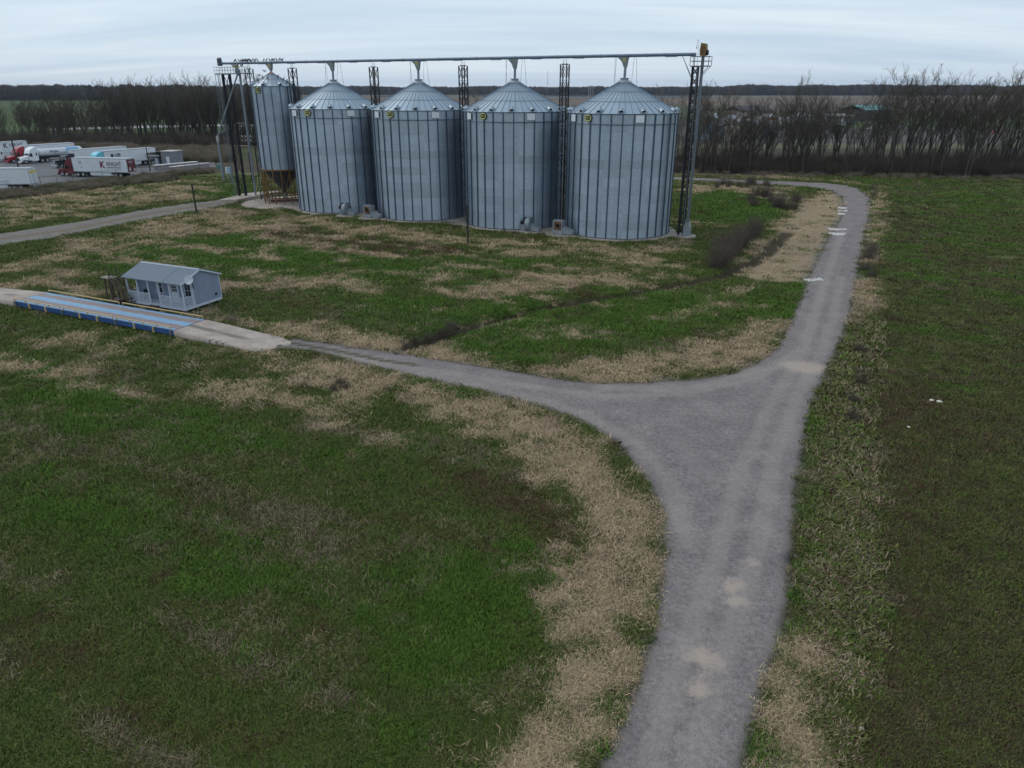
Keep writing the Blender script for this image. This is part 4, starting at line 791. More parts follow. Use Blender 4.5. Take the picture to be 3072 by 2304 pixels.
# ---- dark wooden stair and platform left of the house
pb = G(345, 910); t = thing('sampling_stair', 'weathered dark stair with small platform left of the scale house', 'stairs', (pb.x, pb.y, 0), HRZ); PZ = 2.45
part('platform', MB().b2(-.75, .55, -.45, .45, PZ, PZ + .08), M('grey_wood', (.20, .175, .15), .85), t)
for x, y in ((-.35, -.35), (.35, -.35), (-.35, .35), (.35, .35)): part('leg', MB().bar((x * 1.1, y, -.1), (x * .8, y, PZ), .12), WOODD, t)
part('base_block', MB().b2(-.2, .9, -.5, .5, -.05, .45), WOODD, t)
for y in (-.42, .42):
    part('stringer', MB().bar((.5, y, PZ), (3.0, y, .1), .06, .22), WOODD, t); part('hand_rail', MB().bar((.45, y, PZ + .95), (2.9, y, 1.05), .06), WOODD, t); part('mid_rail', MB().bar((.45, y, PZ + .5), (2.9, y, .6), .05), WOODD, t)
    for k in range(4): f = k / 3; part('rail_post', MB().bar((.5 + 2.4 * f, y, PZ - 2.3 * f), (.5 + 2.4 * f, y, PZ + .95 - 2.3 * f + (.0)), .06), WOODD, t)
for k in range(9): f = (k + .5) / 9; part('tread', MB().box((.5 + 2.5 * f, 0, PZ - 2.35 * f), (.26, .8, .04)), WOODD, t)
for y in (-.42, .42): part('rail_post', MB().b2(-.72, -.66, y - .03, y + .03, PZ, PZ + 1.0), WOODD, t)
# ================================================================== TRUCKS
TYRE = M('tyre', (.018, .018, .02), .85); RIM = M('rim', (.45, .46, .48), .4, .6); CHROME = M('chrome', (.6, .62, .65), .2, .9); UNDER = M('underbody', (.02, .02, .022), .8)
TRW = M('trailer_white', (.62, .65, .69), .5, 0, .06, .7, dirt=.12); TRT = M('trailer_trim', (.33, .35, .38), .5, .3)
PAINT = {k: M('paint_' + k, c, .28, 0, .08, 1.0) for k, c in dict(white=(.70, .74, .78), red=(.20, .018, .022), cherry=(.30, .02, .03), black=(.012, .013, .02), cyan=(.12, .48, .60), maroon=(.115, .012, .016)).items()}
def bev(mb, name, mat, parent, off=.06, seg=2, loc=None, rot=None):
    o = part(name, mb, mat, parent, loc, rot); bm = bmesh.new(); bm.from_mesh(o.data)
    bmesh.ops.bevel(bm, geom=bm.edges[:], offset=off, segments=seg, affect='EDGES', profile=.6, clamp_overlap=True); bm.to_mesh(o.data); bm.free()
    for p in o.data.polygons: p.use_smooth = False
    return o
tyre_me = MB().lathe([(.3, -.14), (.47, -.15), (.51, -.1), (.51, .1), (.47, .15), (.3, .14)], 20).mesh('tyre', TYRE); rim_me = MB().lathe([(0, .06), (.12, .09), (.2, .05), (.31, .13), (.31, -.13)], 16).mesh('rim', RIM)
dual_me = MB().lathe([(.3, -.32), (.47, -.33), (.51, -.28), (.51, .28), (.47, .33), (.3, .32)], 20).mesh('tyre', TYRE)
def wheel(parent, x, y, dual=False):
    w = link('wheel', dual_me if dual else tyre_me, parent, (x, y, .51), (R(-90) if y > 0 else R(90), 0, 0)); link('rim', rim_me, w, (0, 0, .2 if dual else .02)); return w
def place(p, hd): return (p[0], p[1], .01), math.atan2(hd[1], hd[0])
def tractor(p, hd, col, lab, style='aero'):
    loc, rz = place(p, hd); t = thing('semi_truck', lab, 'truck', loc, rz, 'trucks parked in the yard'); C = PAINT[col]
    part('frame', MB().b2(-6.3, .9, -.45, .45, .75, 1.0), UNDER, t)
    if style == 'aero':
        bev(MB().prof([(-.95, .75), (1.15, .55), (1.2, 1.15), (.95, 1.55), (-.95, 1.9)], -1.0, 1.0), 'hood', C, t, .12); roof = [(-3.5, .75), (-1.0, .75), (-.95, 1.85), (-1.25, 2.75), (-1.55, 3.4), (-2.1, 3.85), (-2.9, 4.08), (-3.5, 4.1)]
    else:
        bev(MB().b2(-1.0, 1.1, -.85, .85, .8, 1.95), 'hood', C, t, .08); roof = [(-3.7, .75), (-1.0, .75), (-1.0, 1.95), (-1.15, 2.8), (-2.0, 2.95), (-2.05, 3.3), (-3.7, 3.3)]
    bev(MB().prof(roof, -1.22, 1.22), 'cab', C, t, .09)
    wz = [(-1.02, 1.98), (-1.27, 2.68)] if style == 'aero' else [(-1.04, 2.05), (-1.13, 2.7)]
    m = MB(); (xa, za), (xb, zb) = wz; m.add([(xa + .04, -1.05, za), (xa + .04, 1.05, za), (xb + .04, .95, zb), (xb + .04, -.95, zb)], [(0, 1, 2, 3)]); part('windshield', m, GLASS, t)
    for s in (-1, 1):
        m = MB(); y = s * 1.232; m.add([(-1.18, y, 1.75), (-1.95, y, 1.75), (-1.95, y, 2.6), (-1.42, y, 2.6)], [(0, 1, 2, 3)]); part('side_window', m, GLASS, t)
        m = MB(); m.add([(-2.85, y, 1.95), (-3.2, y, 1.95), (-3.2, y, 2.6), (-2.85, y, 2.6)], [(0, 1, 2, 3)]); part('sleeper_window', m, GLASS, t)
        bev(MB().b2(-.6, .75, s * 1.0 - .2, s * 1.0 + .2, .95, 1.25), 'fender', C, t, .08); part('headlight', MB().box((1.0, s * .82, 1.05), (.25, .3, .25)), CHROME, t)
        part('mirror', MB().box((-1.0, s * 1.45, 2.2), (.12, .18, .6)), BLACK if style == 'aero' else CHROME, t); part('fuel_tank', MB().tube((-3.2, s * .95, .75), (-1.6, s * .95, .75), .32, 14), CHROME if style != 'aero' else C, t)
        wheel(t, 0, s * 1.02); wheel(t, -4.3, s * .9, True); wheel(t, -5.6, s * .9, True)
        if style != 'aero': part('exhaust_stack', MB().tube((-1.3, s * 1.12, .9), (-1.3, s * 1.12, 3.9), .1, 10), CHROME, t)
    part('grille', MB().b2(1.08 if style != 'aero' else 1.12, 1.24, -.5, .5, .75, 1.55 if style == 'aero' else 1.9), CHROME if style != 'aero' else BLACK, t); bev(MB().b2(1.05, 1.4, -1.15, 1.15, .35, .75), 'bumper', CHROME if style != 'aero' else C, t, .06)
    part('fifth_wheel', MB().b2(-5.4, -4.5, -.5, .5, 1.0, 1.12), UNDER, t); return t
def side_text(parent, s, x, z, size, mat, bold=.0, sx=1.0, y=1.32): 
    o = link('lettering', text_mesh(s, size, mat, .006, bold, sx=sx), parent); o.matrix_local = Matrix(((-1, 0, 0, x), (0, 0, 1, y), (0, 1, 0, z), (0, 0, 0, 1))); return o
def trailer(p, hd, lab, L=14.2, text=None, doors=None, skirt=True):
    loc, rz = place(p, hd); t = thing('semi_trailer', lab, 'trailer', loc, rz, 'trailers parked in the yard')   # nose at x = 0
    part('box', MB().b2(-L, 0, -1.28, 1.28, 1.18, 4.08), TRW, t); D = doors or TRW
    for z in (1.14, 4.06): part('rail', MB().b2(-L - .02, .02, -1.31, 1.31, z, z + .13), TRT, t)
    for x in (.0, -L + .06): part('corner_post', MB().b2(x - .08, x + .03, 1.25, 1.305, 1.28, 4.05), TRT, t)
    for s in (-1, 1):
        part('rear_door', MB().b2(-L - .05, -L, s * .64 - .6, s * .64 + .6, 1.3, 3.98), D, t); part('door_bar', MB().b2(-L - .09, -L - .05, s * .35 - .025, s * .35 + .025, 1.3, 3.95), TRT, t)
        wheel(t, -L + 2.2, s * .9, True); wheel(t, -L + 3.45, s * .9, True); part('landing_leg', MB().b2(-2.75, -2.6, s * .8 - .08, s * .8 + .08, .05, 1.15), TRT, t)
        if skirt: part('side_skirt', MB().b2(-L + 4.6, -4.2, s * 1.2 - .02, s * 1.2 + .02, .45, 1.14), TRW, t)
    part('axle_frame', MB().b2(-L + 1.6, -L + 4.1, -.5, .5, .7, 1.14), UNDER, t); part('rear_bumper', MB().b2(-L - .05, -L + .05, -1.1, 1.1, .5, .62).b2(-L - .03, -L + .03, -.8, -.7, .6, 1.14).b2(-L - .03, -L + .03, .7, .8, .6, 1.14), TRT, t)
    return t
TXR = M('lettering_maroon', (.16, .02, .04), .6); TXK = M('lettering_dark', (.03, .03, .04), .6); TXG = M('lettering_green', (.03, .14, .11), .6); TXO = M('sign_orange', (.50, .17, .05), .6); TXY = M('lettering_yellow', (.60, .50, .04), .6); TXB = M('print_blue', (.10, .36, .62), .5)
def norm(v): v = Vector(v); return v.normalized()
# rig crossing in front: maroon tractor, white trailer with maroon doors
h1 = norm((-14.4, 3.2)); f1 = Vector((-102.7, 171.3)); tractor(f1, h1, 'maroon', 'dark red sleeper truck in front of the parked rigs, coupled to a lettered white trailer')
n1_ = f1 - h1 * 3.4; a = trailer(n1_, h1, 'white trailer with large maroon K lettering and dark red rear doors', 14.3, doors=PAINT['maroon'])
side_text(a, 'KNIGHT', -10.9, 2.95, 1.25, TXK, .0, .80); side_text(a, 'K', -7.85, 2.72, 1.95, TXR, .06, 1.0); side_text(a, 'TRANSPORTATION', -10.8, 2.2, .42, TXK); side_text(a, '71', -2.1, 3.1, .8, TXK); side_text(a, 'KK', -2.3, 2.1, .35, TXK)
o = link('lettering', text_mesh('KNIGHT', .42, WHITEP, .005), a); o.matrix_local = Matrix(((0, 0, -1, -14.36), (-1, 0, 0, .1), (0, 1, 0, 3.4), (0, 0, 0, 1)))
part('door_sticker', MB().b2(-14.37, -14.352, -1.0, -.6, 1.5, 1.9).b2(-14.37, -14.352, .5, .8, 1.6, 2.3), WHITEP, a)
# nearest trailer at the left edge
ra, rb = G(87, 552, 1.15).xy, G(123, 549.5, 1.15).xy; hd = Vector((-.985, -.08)).normalized(); rc = (ra + rb) / 2
a = trailer(rc + hd * 13.6, hd, 'nearest white trailer at the left edge, yellow lettering on its rear doors', 13.6)
for s in (.64, -.64): part('door_band', MB().b2(-13.66, -13.652, s - .52, s + .52, 3.2, 3.7), TXY, a)
# parallel rigs
hp_ = Vector((-.5, -.866)); F = {'a': Vector((-130.3, 199.6)), 'r': Vector((-134.9, 201.6)), 'w': Vector((-141.9, 203.0)), 'k': Vector((-114.3, 188.6)), 'c': Vector((-104.4, 184.4))}
tractor(F['a'], hp_, 'white', 'white sleeper truck coupled to the white tank trailer'); tractor(F['r'], hp_, 'cherry', 'bright red truck half hidden behind the white truck with the tank trailer')
tractor(F['w'], hp_, 'white', 'white sleeper truck cut by the left edge of the picture'); tractor(F['k'], hp_, 'black', 'black long nosed truck with chrome bumper and stacks', 'long'); tractor(F['c'], hp_, 'cyan', 'turquoise sleeper truck behind the dark red truck')
a = trailer(F['r'] - hp_ * 3.5 + Vector((-1.2, .8)), hp_, 'white trailer with an orange sign, coupled to the bright red truck', 14.4)
part('orange_sign', MB().b2(-3.6, -1.2, 1.312, 1.33, 1.9, 3.0), TXO, a);
a = trailer(Vector((-145.9, 226)) + hp_ * 14.2, hp_, 'white lettered trailer at the back left of the yard', 14.2); side_text(a, 'KNIGHT', -11.0, 3.2, 1.2, TXK, 0, .85); side_text(a, 'K', -8.0, 3.1, 1.7, M('lettering_purple', (.12, .05, .10), .6), .05)
a = trailer(F['k'] - hp_ * 3.5, hp_, 'plain white trailer coupled to the black truck', 14.6)
a = trailer(F['c'] - hp_ * 3.4, hp_, 'white trailer with a small black logo behind the turquoise truck', 14.4); side_text(a, 'CEI', -3.6, 3.0, .95, TXK, .03, 1.1); side_text(a, 'COMMERCIAL', -3.6, 2.35, .3, TXK)
part('logo_crescent', MB().tube((-2.15, 1.30, 3.0), (-2.15, 1.322, 3.0), .42, 16), TXK, a)
# tank trailer
loc, rz = place(F['a'] - hp_ * 3.7, hp_); t = thing('tank_trailer', 'white tank trailer with a blue swoosh, coupled to a white truck', 'trailer', loc, rz, 'trailers parked in the yard'); L = 12.5
prT = [(0, 0), (.55, .06), (.9, .3), (1.05, .7), (1.05, L - .7), (.9, L - .3), (.55, L - .06), (0, L)]
part('tank', MB().lathe(prT, 28), TRW, t, (0, 0, 2.55), (0, R(-90), 0))
part('blue_swoosh', MB().lathe([(1.058, 7.6), (1.058, 11.2)], 20, a0=R(35), a1=R(150)), TXB, t, (0, 0, 2.55), (0, R(-90), 0)); side_text(t, 'Airgas', -4.2, 2.75, .95, TXG, .01, 1.0, 1.09)
part('chassis', MB().b2(-L + .3, -.8, -.55, .55, 1.0, 1.5).b2(-2.6, -1.2, -.9, .9, .9, 1.5), UNDER, t); part('valve_cabinet', MB().b2(-L + 4.0, -L + 5.4, -1.0, 1.0, .7, 1.6), TRT, t); part('walkway', MB().b2(-L + 1, -1, -.25, .25, 3.6, 3.68), TRT, t)
for s in (-1, 1): wheel(t, -L + 1.5, s * .9, True); wheel(t, -L + 2.8, s * .9, True); part('landing_leg', MB().b2(-3.4, -3.25, s * .7 - .08, s * .7 + .08, .05, 1.1), TRT, t)
for o in t.children:
    if o.name.startswith(('tank', 'blue_swoosh')): o.matrix_local = Matrix.Translation((0, 0, 2.55)) @ Matrix.Rotation(R(-90), 4, 'Y')
# ================================================================== YARD BUILDINGS, FENCE, POLES
GREYW = M('grey_block_wall', (.19, .20, .22), .8, 0, .1, 1.5, dirt=.15); LGREY = M('light_sheet', (.40, .39, .37), .6, 0, .1, 1)
brz = math.atan2(4.5, .6) - R(90)
t = thing('yard_shed', 'small grey flat roofed shed with a white door and open canopy', 'shed', (-91.9, 196.3, 0), R(-12)); 
part('wall', MB().b2(0, 3.4, 0, 4.2, 0, 3.35).b2(-5.2, 0, 3.9, 4.2, 0, 3.0), GREYW, t); part('roof', MB().b2(-.15, 3.55, -.15, 4.35, 3.35, 3.5), LGREY, t)
part('canopy_roof', MB().prof([(-6.2, 2.55), (-.16, 3.3), (-.16, 3.42), (-6.2, 2.67)], -.6, 4.3), M('canopy_dark', (.20, .20, .20), .6), t); part('canopy_beam', MB().b2(-6.2, -.2, -.58, -.4, 2.2, 2.55), LGREY, t)
for x in (-6.0, -3.2): part('canopy_post', MB().b2(x - .08, x + .08, -.56, -.4, 0, 2.6), M('tan_post', (.30, .26, .19), .7), t)
part('door', MB().b2(1.5, 2.4, -.05, -.003, 0, 2.1), DOORW, t); part('white_cabinet', MB().b2(-2.5, -1.6, .6, 1.2, 0, 1.7), DOORW, t)
for k, (a_, b_, lab) in enumerate((((518, 516), (629, 503), 'nearer of two long low white topped walls beside the yard'), ((467, 511), (594, 499), 'farther of two long low white topped walls beside the yard'))):
    p, q = G(*a_), G(*b_); L = (q - p).length; t = thing('low_wall', lab, 'wall', p, math.atan2(q.y - p.y, q.x - p.x), 'low walls by the yard')
    part('wall_body', MB().b2(0, L, 0, .9, -.1, 1.05), M('pinkish_wall', (.27, .25, .25), .8), t); part('wall_cap', MB().b2(-.1, L + .1, -.12, 1.02, 1.05, 1.22), M('cap_white', (.60, .57, .56), .6), t)
    part('end_fitting', MB().b2(L, L + .12, .2, .6, .5, 1.0), BLACK, t)
def fence(label, pts, h, step):
    P = [G(*q) for q in pts]; t = thing('chain_link_fence', label, 'fence', P[0]); o0 = P[0]; FM = M('fence_steel', (.07, .075, .08), .6, .4); wires = MB(); n0 = 0
    for a_, b_ in zip(P[:-1], P[1:]):
        L = (b_ - a_).length; k = max(1, round(L / step)); d = (b_ - a_).normalized()
        for i in range(k): q = a_ + d * L * i / k - o0; part('fence_post', MB().tube((q.x, q.y, -.1), (q.x, q.y, h + .06), .05, 6), FM, t)
        part('top_rail', MB().tube((a_ - o0) + Vector((0, 0, h)), (b_ - o0) + Vector((0, 0, h)), .03, 5), FM, t)
        nw = int(L / .35)
        for i in range(nw):
            for s in (0, 1):
                p0 = a_ + d * L * (i + s) / nw - o0; p1 = a_ + d * L * (i + 1 - s) / nw - o0
                for j in range(5): z0 = .05 + (h - .1) * j / 5; z1 = .05 + (h - .1) * (j + 1) / 5; wires.add([p0 + Vector((0, 0, z0)), p1 + Vector((0, 0, z1)), p1 + Vector((0, 0, z1 + .012)), p0 + Vector((0, 0, z0 + .012))], [(0, 1, 2, 3)])
    w = part('wire_mesh', wires, FM, t); w['kind'] = 'stuff'; return t
fence('chain link fence along the near side of the truck yard', [(-60, 584), (125, 560), (310, 540), (430, 528), (520, 522), (560, 519), (640, 510)], 1.9, 3.6)
DPOLE = M('dark_pole', (.022, .02, .022), .8)
def pole(px, py, h, lab, r=.14):
    p = G(px, py); t = thing('tall_pole', lab, 'pole', (p.x, p.y, -.1)); part('shaft', MB().tube((0, 0, 0), (0, 0, h), r, 10, r * .75), DPOLE, t); part('cap', MB().tube((0, 0, h), (0, 0, h + .15), r * .9, 8), DPOLE, t); return t
pole(68, 552, 8.6, 'tall dark pole in front of the nearest trailer at the left edge', .17); pole(451, 513, 5.6, 'dark pole at the fence in front of the grey yard shed', .14)
# power pole behind the loading tower
p = G(762, 549); t = thing('power_pole', 'wooden power pole with crossarms behind the loading tower', 'power pole', (p.x, p.y, -.1)); part('shaft', MB().tube((0, 0, 0), (0, 0, 9.6), .16, 10, .12), M('pole_wood', (.13, .125, .12), .9), t)
for z in (8.5, 9.3):
    part('crossarm', MB().b2(-1.4, 1.4, -.07, .07, z, z + .14), MATS['pole_wood'], t)
    for x in (-1.25, -.5, .5, 1.25): part('insulator', MB().lathe([(0, 0), (.09, .02), (.05, .12), (.08, .2), (0, .26)], 8), WHITEP, t, (x, 0, z + .14))
p = G(757, 547); t = thing('thin_post', 'thin black post beside the power pole', 'post', (p.x, p.y, -.1)); part('shaft', MB().tube((0, 0, 0), (0, 0, 6.2), .11, 8), DPOLE, t); part('cap', MB().tube((0, 0, 6.2), (0, 0, 6.3), .14, 8), DPOLE, t)
p = G(661, 508); t = thing('transformer_box', 'small green transformer cabinet behind the loading spout', 'transformer', (p.x, p.y, 0)); bev(MB().b2(-.65, .65, -.5, .5, .1, 1.3), 'cabinet', M('transformer_green', (.08, .21, .18), .6), t, .05); part('plinth', MB().b2(-.75, .75, -.6, .6, -.05, .1), CONC, t); part('door_line', MB().b2(-.012, .012, -.512, -.5, .2, 1.2), BLACK, t)
p = G(692, 545); t = thing('control_panel', 'white and blue electrical control panel by the caged ladder', 'electrical cabinet', (p.x, p.y, 0), LANG)
part('stand', MB().b2(-.6, -.5, -.05, .05, 0, 3.2).b2(.5, .6, -.05, .05, 0, 3.2), GALVP, t)
for i in range(4): part('cabinet', MB().b2(-.75 + .38 * i, -.42 + .38 * i, -.25, .05, 1.7 + .25 * (i % 2), 3.0), [WHITEP, M('panel_blue', (.16, .34, .5), .5)][i % 2], t)
# ================================================================== BIRDS
BIRD = M('bird_dark', (.035, .037, .05), .7, 0, .3, 9)
def bird_mesh(fly=False):
    m = MB(); m.lathe([(0, -.17), (.05, -.12), (.075, -.02), (.065, .07), (.035, .13), (0, .15)], 10); b_ = m.mesh('body', BIRD)
    if not fly: b_.transform(Matrix.Translation((0, 0, .17)) @ Matrix.Rotation(R(35), 4, 'Y'))
    else: b_.transform(Matrix.Rotation(R(80), 4, 'Y'))
    return b_
bb_p, bb_f = bird_mesh(), bird_mesh(True)
hd_p = MB().lathe([(0, -.045), (.04, -.02), (.045, .015), (0, .05)], 8).mesh('head', BIRD); bk = MB().tube((0, 0, 0), (.05, 0, -.005), .012, 5, .003).mesh('beak', DARK)
tl = MB().prof([(0, .0), (-.2, -.1), (-.2, -.085), (0, .02)], -.03, .03).mesh('tail', BIRD)
wg = MB().add([(.08, 0, 0), (-.1, 0, 0), (-.14, .3, .1), (-.02, .36, .12), (.08, .16, .06)], [(0, 1, 2, 3, 4)]); wg_me = wg.mesh('wing', BIRD)
lgm_ = MB().tube((0, .025, 0), (0, .025, .1), .008, 4).tube((0, -.025, 0), (0, -.025, .1), .008, 4).mesh('legs', DARK)
def bird(loc, rz, lab, grp, fly=False):
    t = thing('bird', lab, 'bird', loc, rz, grp); k = Vector((0, 0, 0)); t.scale = (1.35,) * 3
    if fly:
        link('body', bb_f, t); link('head', hd_p, t, (.16, 0, .03)); link('beak', bk, t, (.2, 0, .03)); link('tail', tl, t, (-.1, 0, 0)); link('wing', wg_me, t, (0, .03, .03)); w = link('wing', wg_me, t, (0, -.03, .03)); w.scale = (1, -1, 1)
    else: link('body', bb_p, t); link('head', hd_p, t, (.09, 0, .32)); link('beak', bk, t, (.125, 0, .32)); link('tail', tl, t, (-.08, 0, .09)); link('legs', lgm_, t)
for zx in (668, 700, 770, 815, 848, 872, 903, 925, 945, 962, 985, 1018, 1042, 1086, 1132, 1160, 1207, 1362, 1424, 1495, 1548, 1578, 1606, 1662, 1725, 1766, 1806):
    q = VP(620 + zx / 7.9, 188); bird((q.x, q.y, ZTUBE + .19), LANG + random.choice((R(90), R(-90), R(70), R(-110))), 'small dark bird perched in the row on the overhead conveyor', 'birds perched on the conveyor')
for zx in (745, 818, 852): q = VP(620 + zx / 7.9, 199, -.6); bird((q.x, q.y, 22.07), LANG + R(90), 'small dark bird perched on the walkway rail of the loading tower', 'birds on the walkway rail')
for rr_, aa in ((1.6, -1.15), (2.3, -1.3), (2.7, -.95), (1.5, .75), (2.2, 1.0), (2.6, 1.12), (3.0, .95), (3.3, 1.2), (1.9, -.35), (3.2, -1.25)):
    a_ = face(HOP_C) + aa; bird((HOP_C.x + rr_ * math.cos(a_), HOP_C.y + rr_ * math.sin(a_), hroof(rr_) + Z0 + .03), a_ + 1, 'small dark bird sitting on the hopper bin roof', 'birds on the hopper bin roof')
q = VP(793, 213, -1); bird(q, R(150), 'dark bird flying just above the hopper bin roof', 'birds in flight', True); q = VP(777, 226, -1.5); bird(q, R(60), 'dark bird flying lower, left of the hopper bin roof', 'birds in flight', True)
# ================================================================== WHITE STONE BY THE ROAD
STONE = M('white_stone', (.66, .64, .62), .9, 0, .15, 6)
for pts in ([(1790, 494.5), (1828, 495.5), (1828, 497.5), (1795, 497)], [(1792, 504), (1826, 505), (1820, 508.5), (1800, 508)], [(1738, 604), (1770, 602), (1775, 606), (1745, 608)], [(1812, 448), (1827, 449), (1827, 451), (1812, 450.5)], [(1812, 455), (1828, 455), (1828, 457), (1812, 457)], [(1812, 461), (1824, 462), (1824, 464), (1812, 463.5)]):
    P = poly_px(pts); m = MB(); lo, hi = P.min(0) - .2, P.max(0) + .2; n_ = int(max(40, 46 * (hi[0] - lo[0]) * (hi[1] - lo[1])))
    for _ in range(min(n_, 420)):
        x, y = random.uniform(lo[0], hi[0]), random.uniform(lo[1], hi[1])
        if sdf(np.array([x]), np.array([y]), P)[0] < .12:
            r = random.uniform(.07, .16); z = .05 + random.random() * .06
            m.add([(x + r * math.cos(a_ + random.random() * .6), y + r * math.sin(a_ + random.random() * .6), z - .08) for a_ in (0, 1.57, 3.14, 4.7)] + [(x + r * .3 * random.uniform(-1, 1), y + r * .3 * random.uniform(-1, 1), z + r * .55)], [(0, 1, 4), (1, 2, 4), (2, 3, 4), (3, 0, 4), (3, 2, 1, 0)])
    stuff(part('white_gravel', m, STONE), 'strip of white crushed stone at the left edge of the gravel road', 'gravel')
# ================================================================== FAR YARD BEHIND THE RIGHT TREES
def far_box(name, lab, cat, a_, b_, h, dep, wm, rm, rise=.6, doors=0):
    p, q = G(*a_), G(*b_); L = (q - p).length; t = thing(name, lab, cat, p, math.atan2(q.y - p.y, q.x - p.x)); part('wall', MB().b2(0, L, 0, dep, -.2, h), wm, t)
    part('roof', MB().prof([(-.4, h - .05), (dep / 2, h + rise), (dep + .4, h - .05), (dep + .4, h + .12), (dep / 2, h + rise + .18), (-.4, h + .12)], -.4, L + .4, 'x'), rm, t)
    for i in range(doors): x = L * (i + .5) / doors; part('door', MB().b2(x - 1.5, x + 1.5, -.06, -.01, 0, h * .7), DARK, t)
    return t
BRK = M('far_brown', (.20, .14, .11), .85); DKR = M('far_dark_roof', (.035, .03, .035), .7); TEAL = M('far_teal_roof', (.10, .26, .27), .6); PALE = M('far_pale', (.45, .44, .42), .7); DKW = M('far_dark_wall', (.06, .06, .07), .8)
far_box('warehouse', 'long low building with a dark roof behind the right hand trees', 'building', (2222, 346), (2318, 345), 3.2, 22, M('far_dull_wall', (.13, .11, .10), .85), M('far_black_roof', (.02, .02, .025), .7), 3.0, 0)
far_box('workshop', 'dark building with a teal roof behind the right hand trees', 'building', (2592, 362), (2672, 360), 6, 20, DKW, TEAL, 2.6, 3)
far_box('far_shed', 'low pale shed left of the teal roofed building', 'building', (2490, 372), (2560, 370), 4, 14, GREYW, PALE, .9, 2); far_box('far_shed', 'grey blue shed beside the scrap yard, behind the bare trees', 'building', (2150, 412), (2170, 411), 4.6, 4, M('far_blue', (.18, .30, .40), .7), M('far_blue_roof', (.35, .42, .5), .6), .5)
far_box('far_shed', 'white long roof shining on the fields just below the horizon', 'building', (2275, 277), (2312, 276.5), 6, 40, PALE, WHITEP, 5); far_box('far_shed', 'pale farm shed on the horizon right of the white long roof', 'building', (2452, 270), (2490, 269.5), 6, 40, PALE, WHITEP, 6); far_box('far_shed', 'white far shed seen left of the second big bin roof', 'building', (1072, 280), (1112, 279), 6, 60, PALE, WHITEP, 6)
far_box('far_shed', 'pale shed on the horizon between the two right far sheds', 'building', (2370, 272), (2402, 271.5), 6, 40, PALE, WHITEP, 5)
def tank(px, py, r, h, mat, lab):
    p = G(px, py); t = thing('storage_tank', lab, 'tank', p, 0, 'upright tanks behind the trees'); part('shell', MB().lathe([(r, -.1), (r, h), (r * .85, h + r * .25), (r * .3, h + r * .42), (0, h + r * .45)], 20), mat, t); part('hatch', MB().tube((0, 0, h + r * .4), (0, 0, h + r * .6), r * .2, 8), mat, t)
tank(2112, 418, 1.7, 4.6, M('tank_pale_blue', (.28, .40, .46), .6), 'pale blue upright tank just right of the bucket elevator'); tank(2186, 420, 1.9, 4.5, M('tank_cream', (.42, .39, .28), .7), 'left of two cream upright tanks behind the bare trees'); tank(2203, 416, 1.6, 4.2, MATS['tank_cream'], 'right of two cream upright tanks behind the bare trees'); tank(2300, 414, 1.4, 4.0, M('tank_teal', (.14, .27, .34), .6), 'teal upright tank behind the bare trees')
VC = {'white': (.55, .57, .6), 'silver': (.3, .31, .33), 'red': (.28, .05, .04), 'dark': (.04, .045, .05), 'blue': (.10, .17, .28), 'teal': (.08, .2, .2), 'rust': (.2, .08, .04)}
def car(px, py, col, rz, lab, L=4.6, Hh=1.5):
    p = G(px, py); t = thing('parked_car', lab, 'car', (p.x, p.y, .02), rz, 'vehicles in the far yard'); C = M('car_' + col, VC[col], .35)
    bev(MB().prof([(-L / 2, .35), (L / 2, .35), (L / 2, .8), (L * .22, .92), (L * .08, Hh), (-L * .32, Hh), (-L * .45, .95), (-L / 2, .9)], -.85, .85), 'body', C, t, .08)
    for s in (-1, 1):
        m = MB(); y = s * .857; m.add([(L * .15, y, .95), (-L * .38, y, .97), (-L * .3, y, Hh - .1), (L * .06, y, Hh - .1)], [(0, 1, 2, 3)]); part('side_window', m, GLASS, t)
        for x in (-L * .3, L * .3): w = link('wheel', tyre_me, t, (x, s * .78, .33), (R(90), 0, 0)); w.scale = (.64, .64, .64)
    m = MB(); m.add([(L * .225, -.7, .93), (L * .225, .7, .93), (L * .09, .62, Hh - .04), (L * .09, -.62, Hh - .04)], [(0, 1, 2, 3)]); part('windshield', m, GLASS, t)
cols = ['white', 'silver', 'white', 'dark', 'white', 'white', 'red', 'silver', 'white', 'blue', 'white', 'red', 'white', 'silver', 'teal', 'white', 'dark', 'white', 'red', 'silver', 'white', 'white', 'rust', 'silver', 'white', 'white', 'blue', 'white', 'dark', 'silver']
for k, c_ in enumerate(cols):
    row = k % 3; px = 2150 + 15.5 * k + random.uniform(-5, 5); py = (358, 366, 374)[row] + random.uniform(-2, 2)
    car(px, py, c_, random.choice((.1, .3, 2.9, 1.5, 1.8)), '%s car or pickup in the scrap yard behind the right hand trees' % c_)
for px, py, c_ in ((2640, 392, 'silver'), (2615, 390, 'white'), (2700, 384, 'white'), (2850, 410, 'dark'), (2842, 412, 'white'), (2990, 402, 'red'), (2330, 400, 'white')): car(px, py, c_, random.choice((.1, 2.9)), '%s vehicle parked beyond the tree line near the right edge' % c_)
def far_truck(px, py, col, lab, grp=None):
    p = G(px, py); t = thing('box_truck', lab, 'truck', (p.x, p.y, .02), .2, grp); part('cargo_box', MB().b2(-5, 1, -1.2, 1.2, 1, 3.6), col, t); bev(MB().b2(1.1, 3.0, -1.1, 1.1, .5, 2.6), 'cab', col, t, .15)
    m = MB(); m.add([(3.006, -.9, 1.7), (3.006, .9, 1.7), (3.006, .9, 2.4), (3.006, -.9, 2.4)], [(0, 1, 2, 3)]); part('windshield', m, GLASS, t)
    for x in (-3.4, 2.0):
        for s in (-1, 1): wheel(t, x, s * .95)
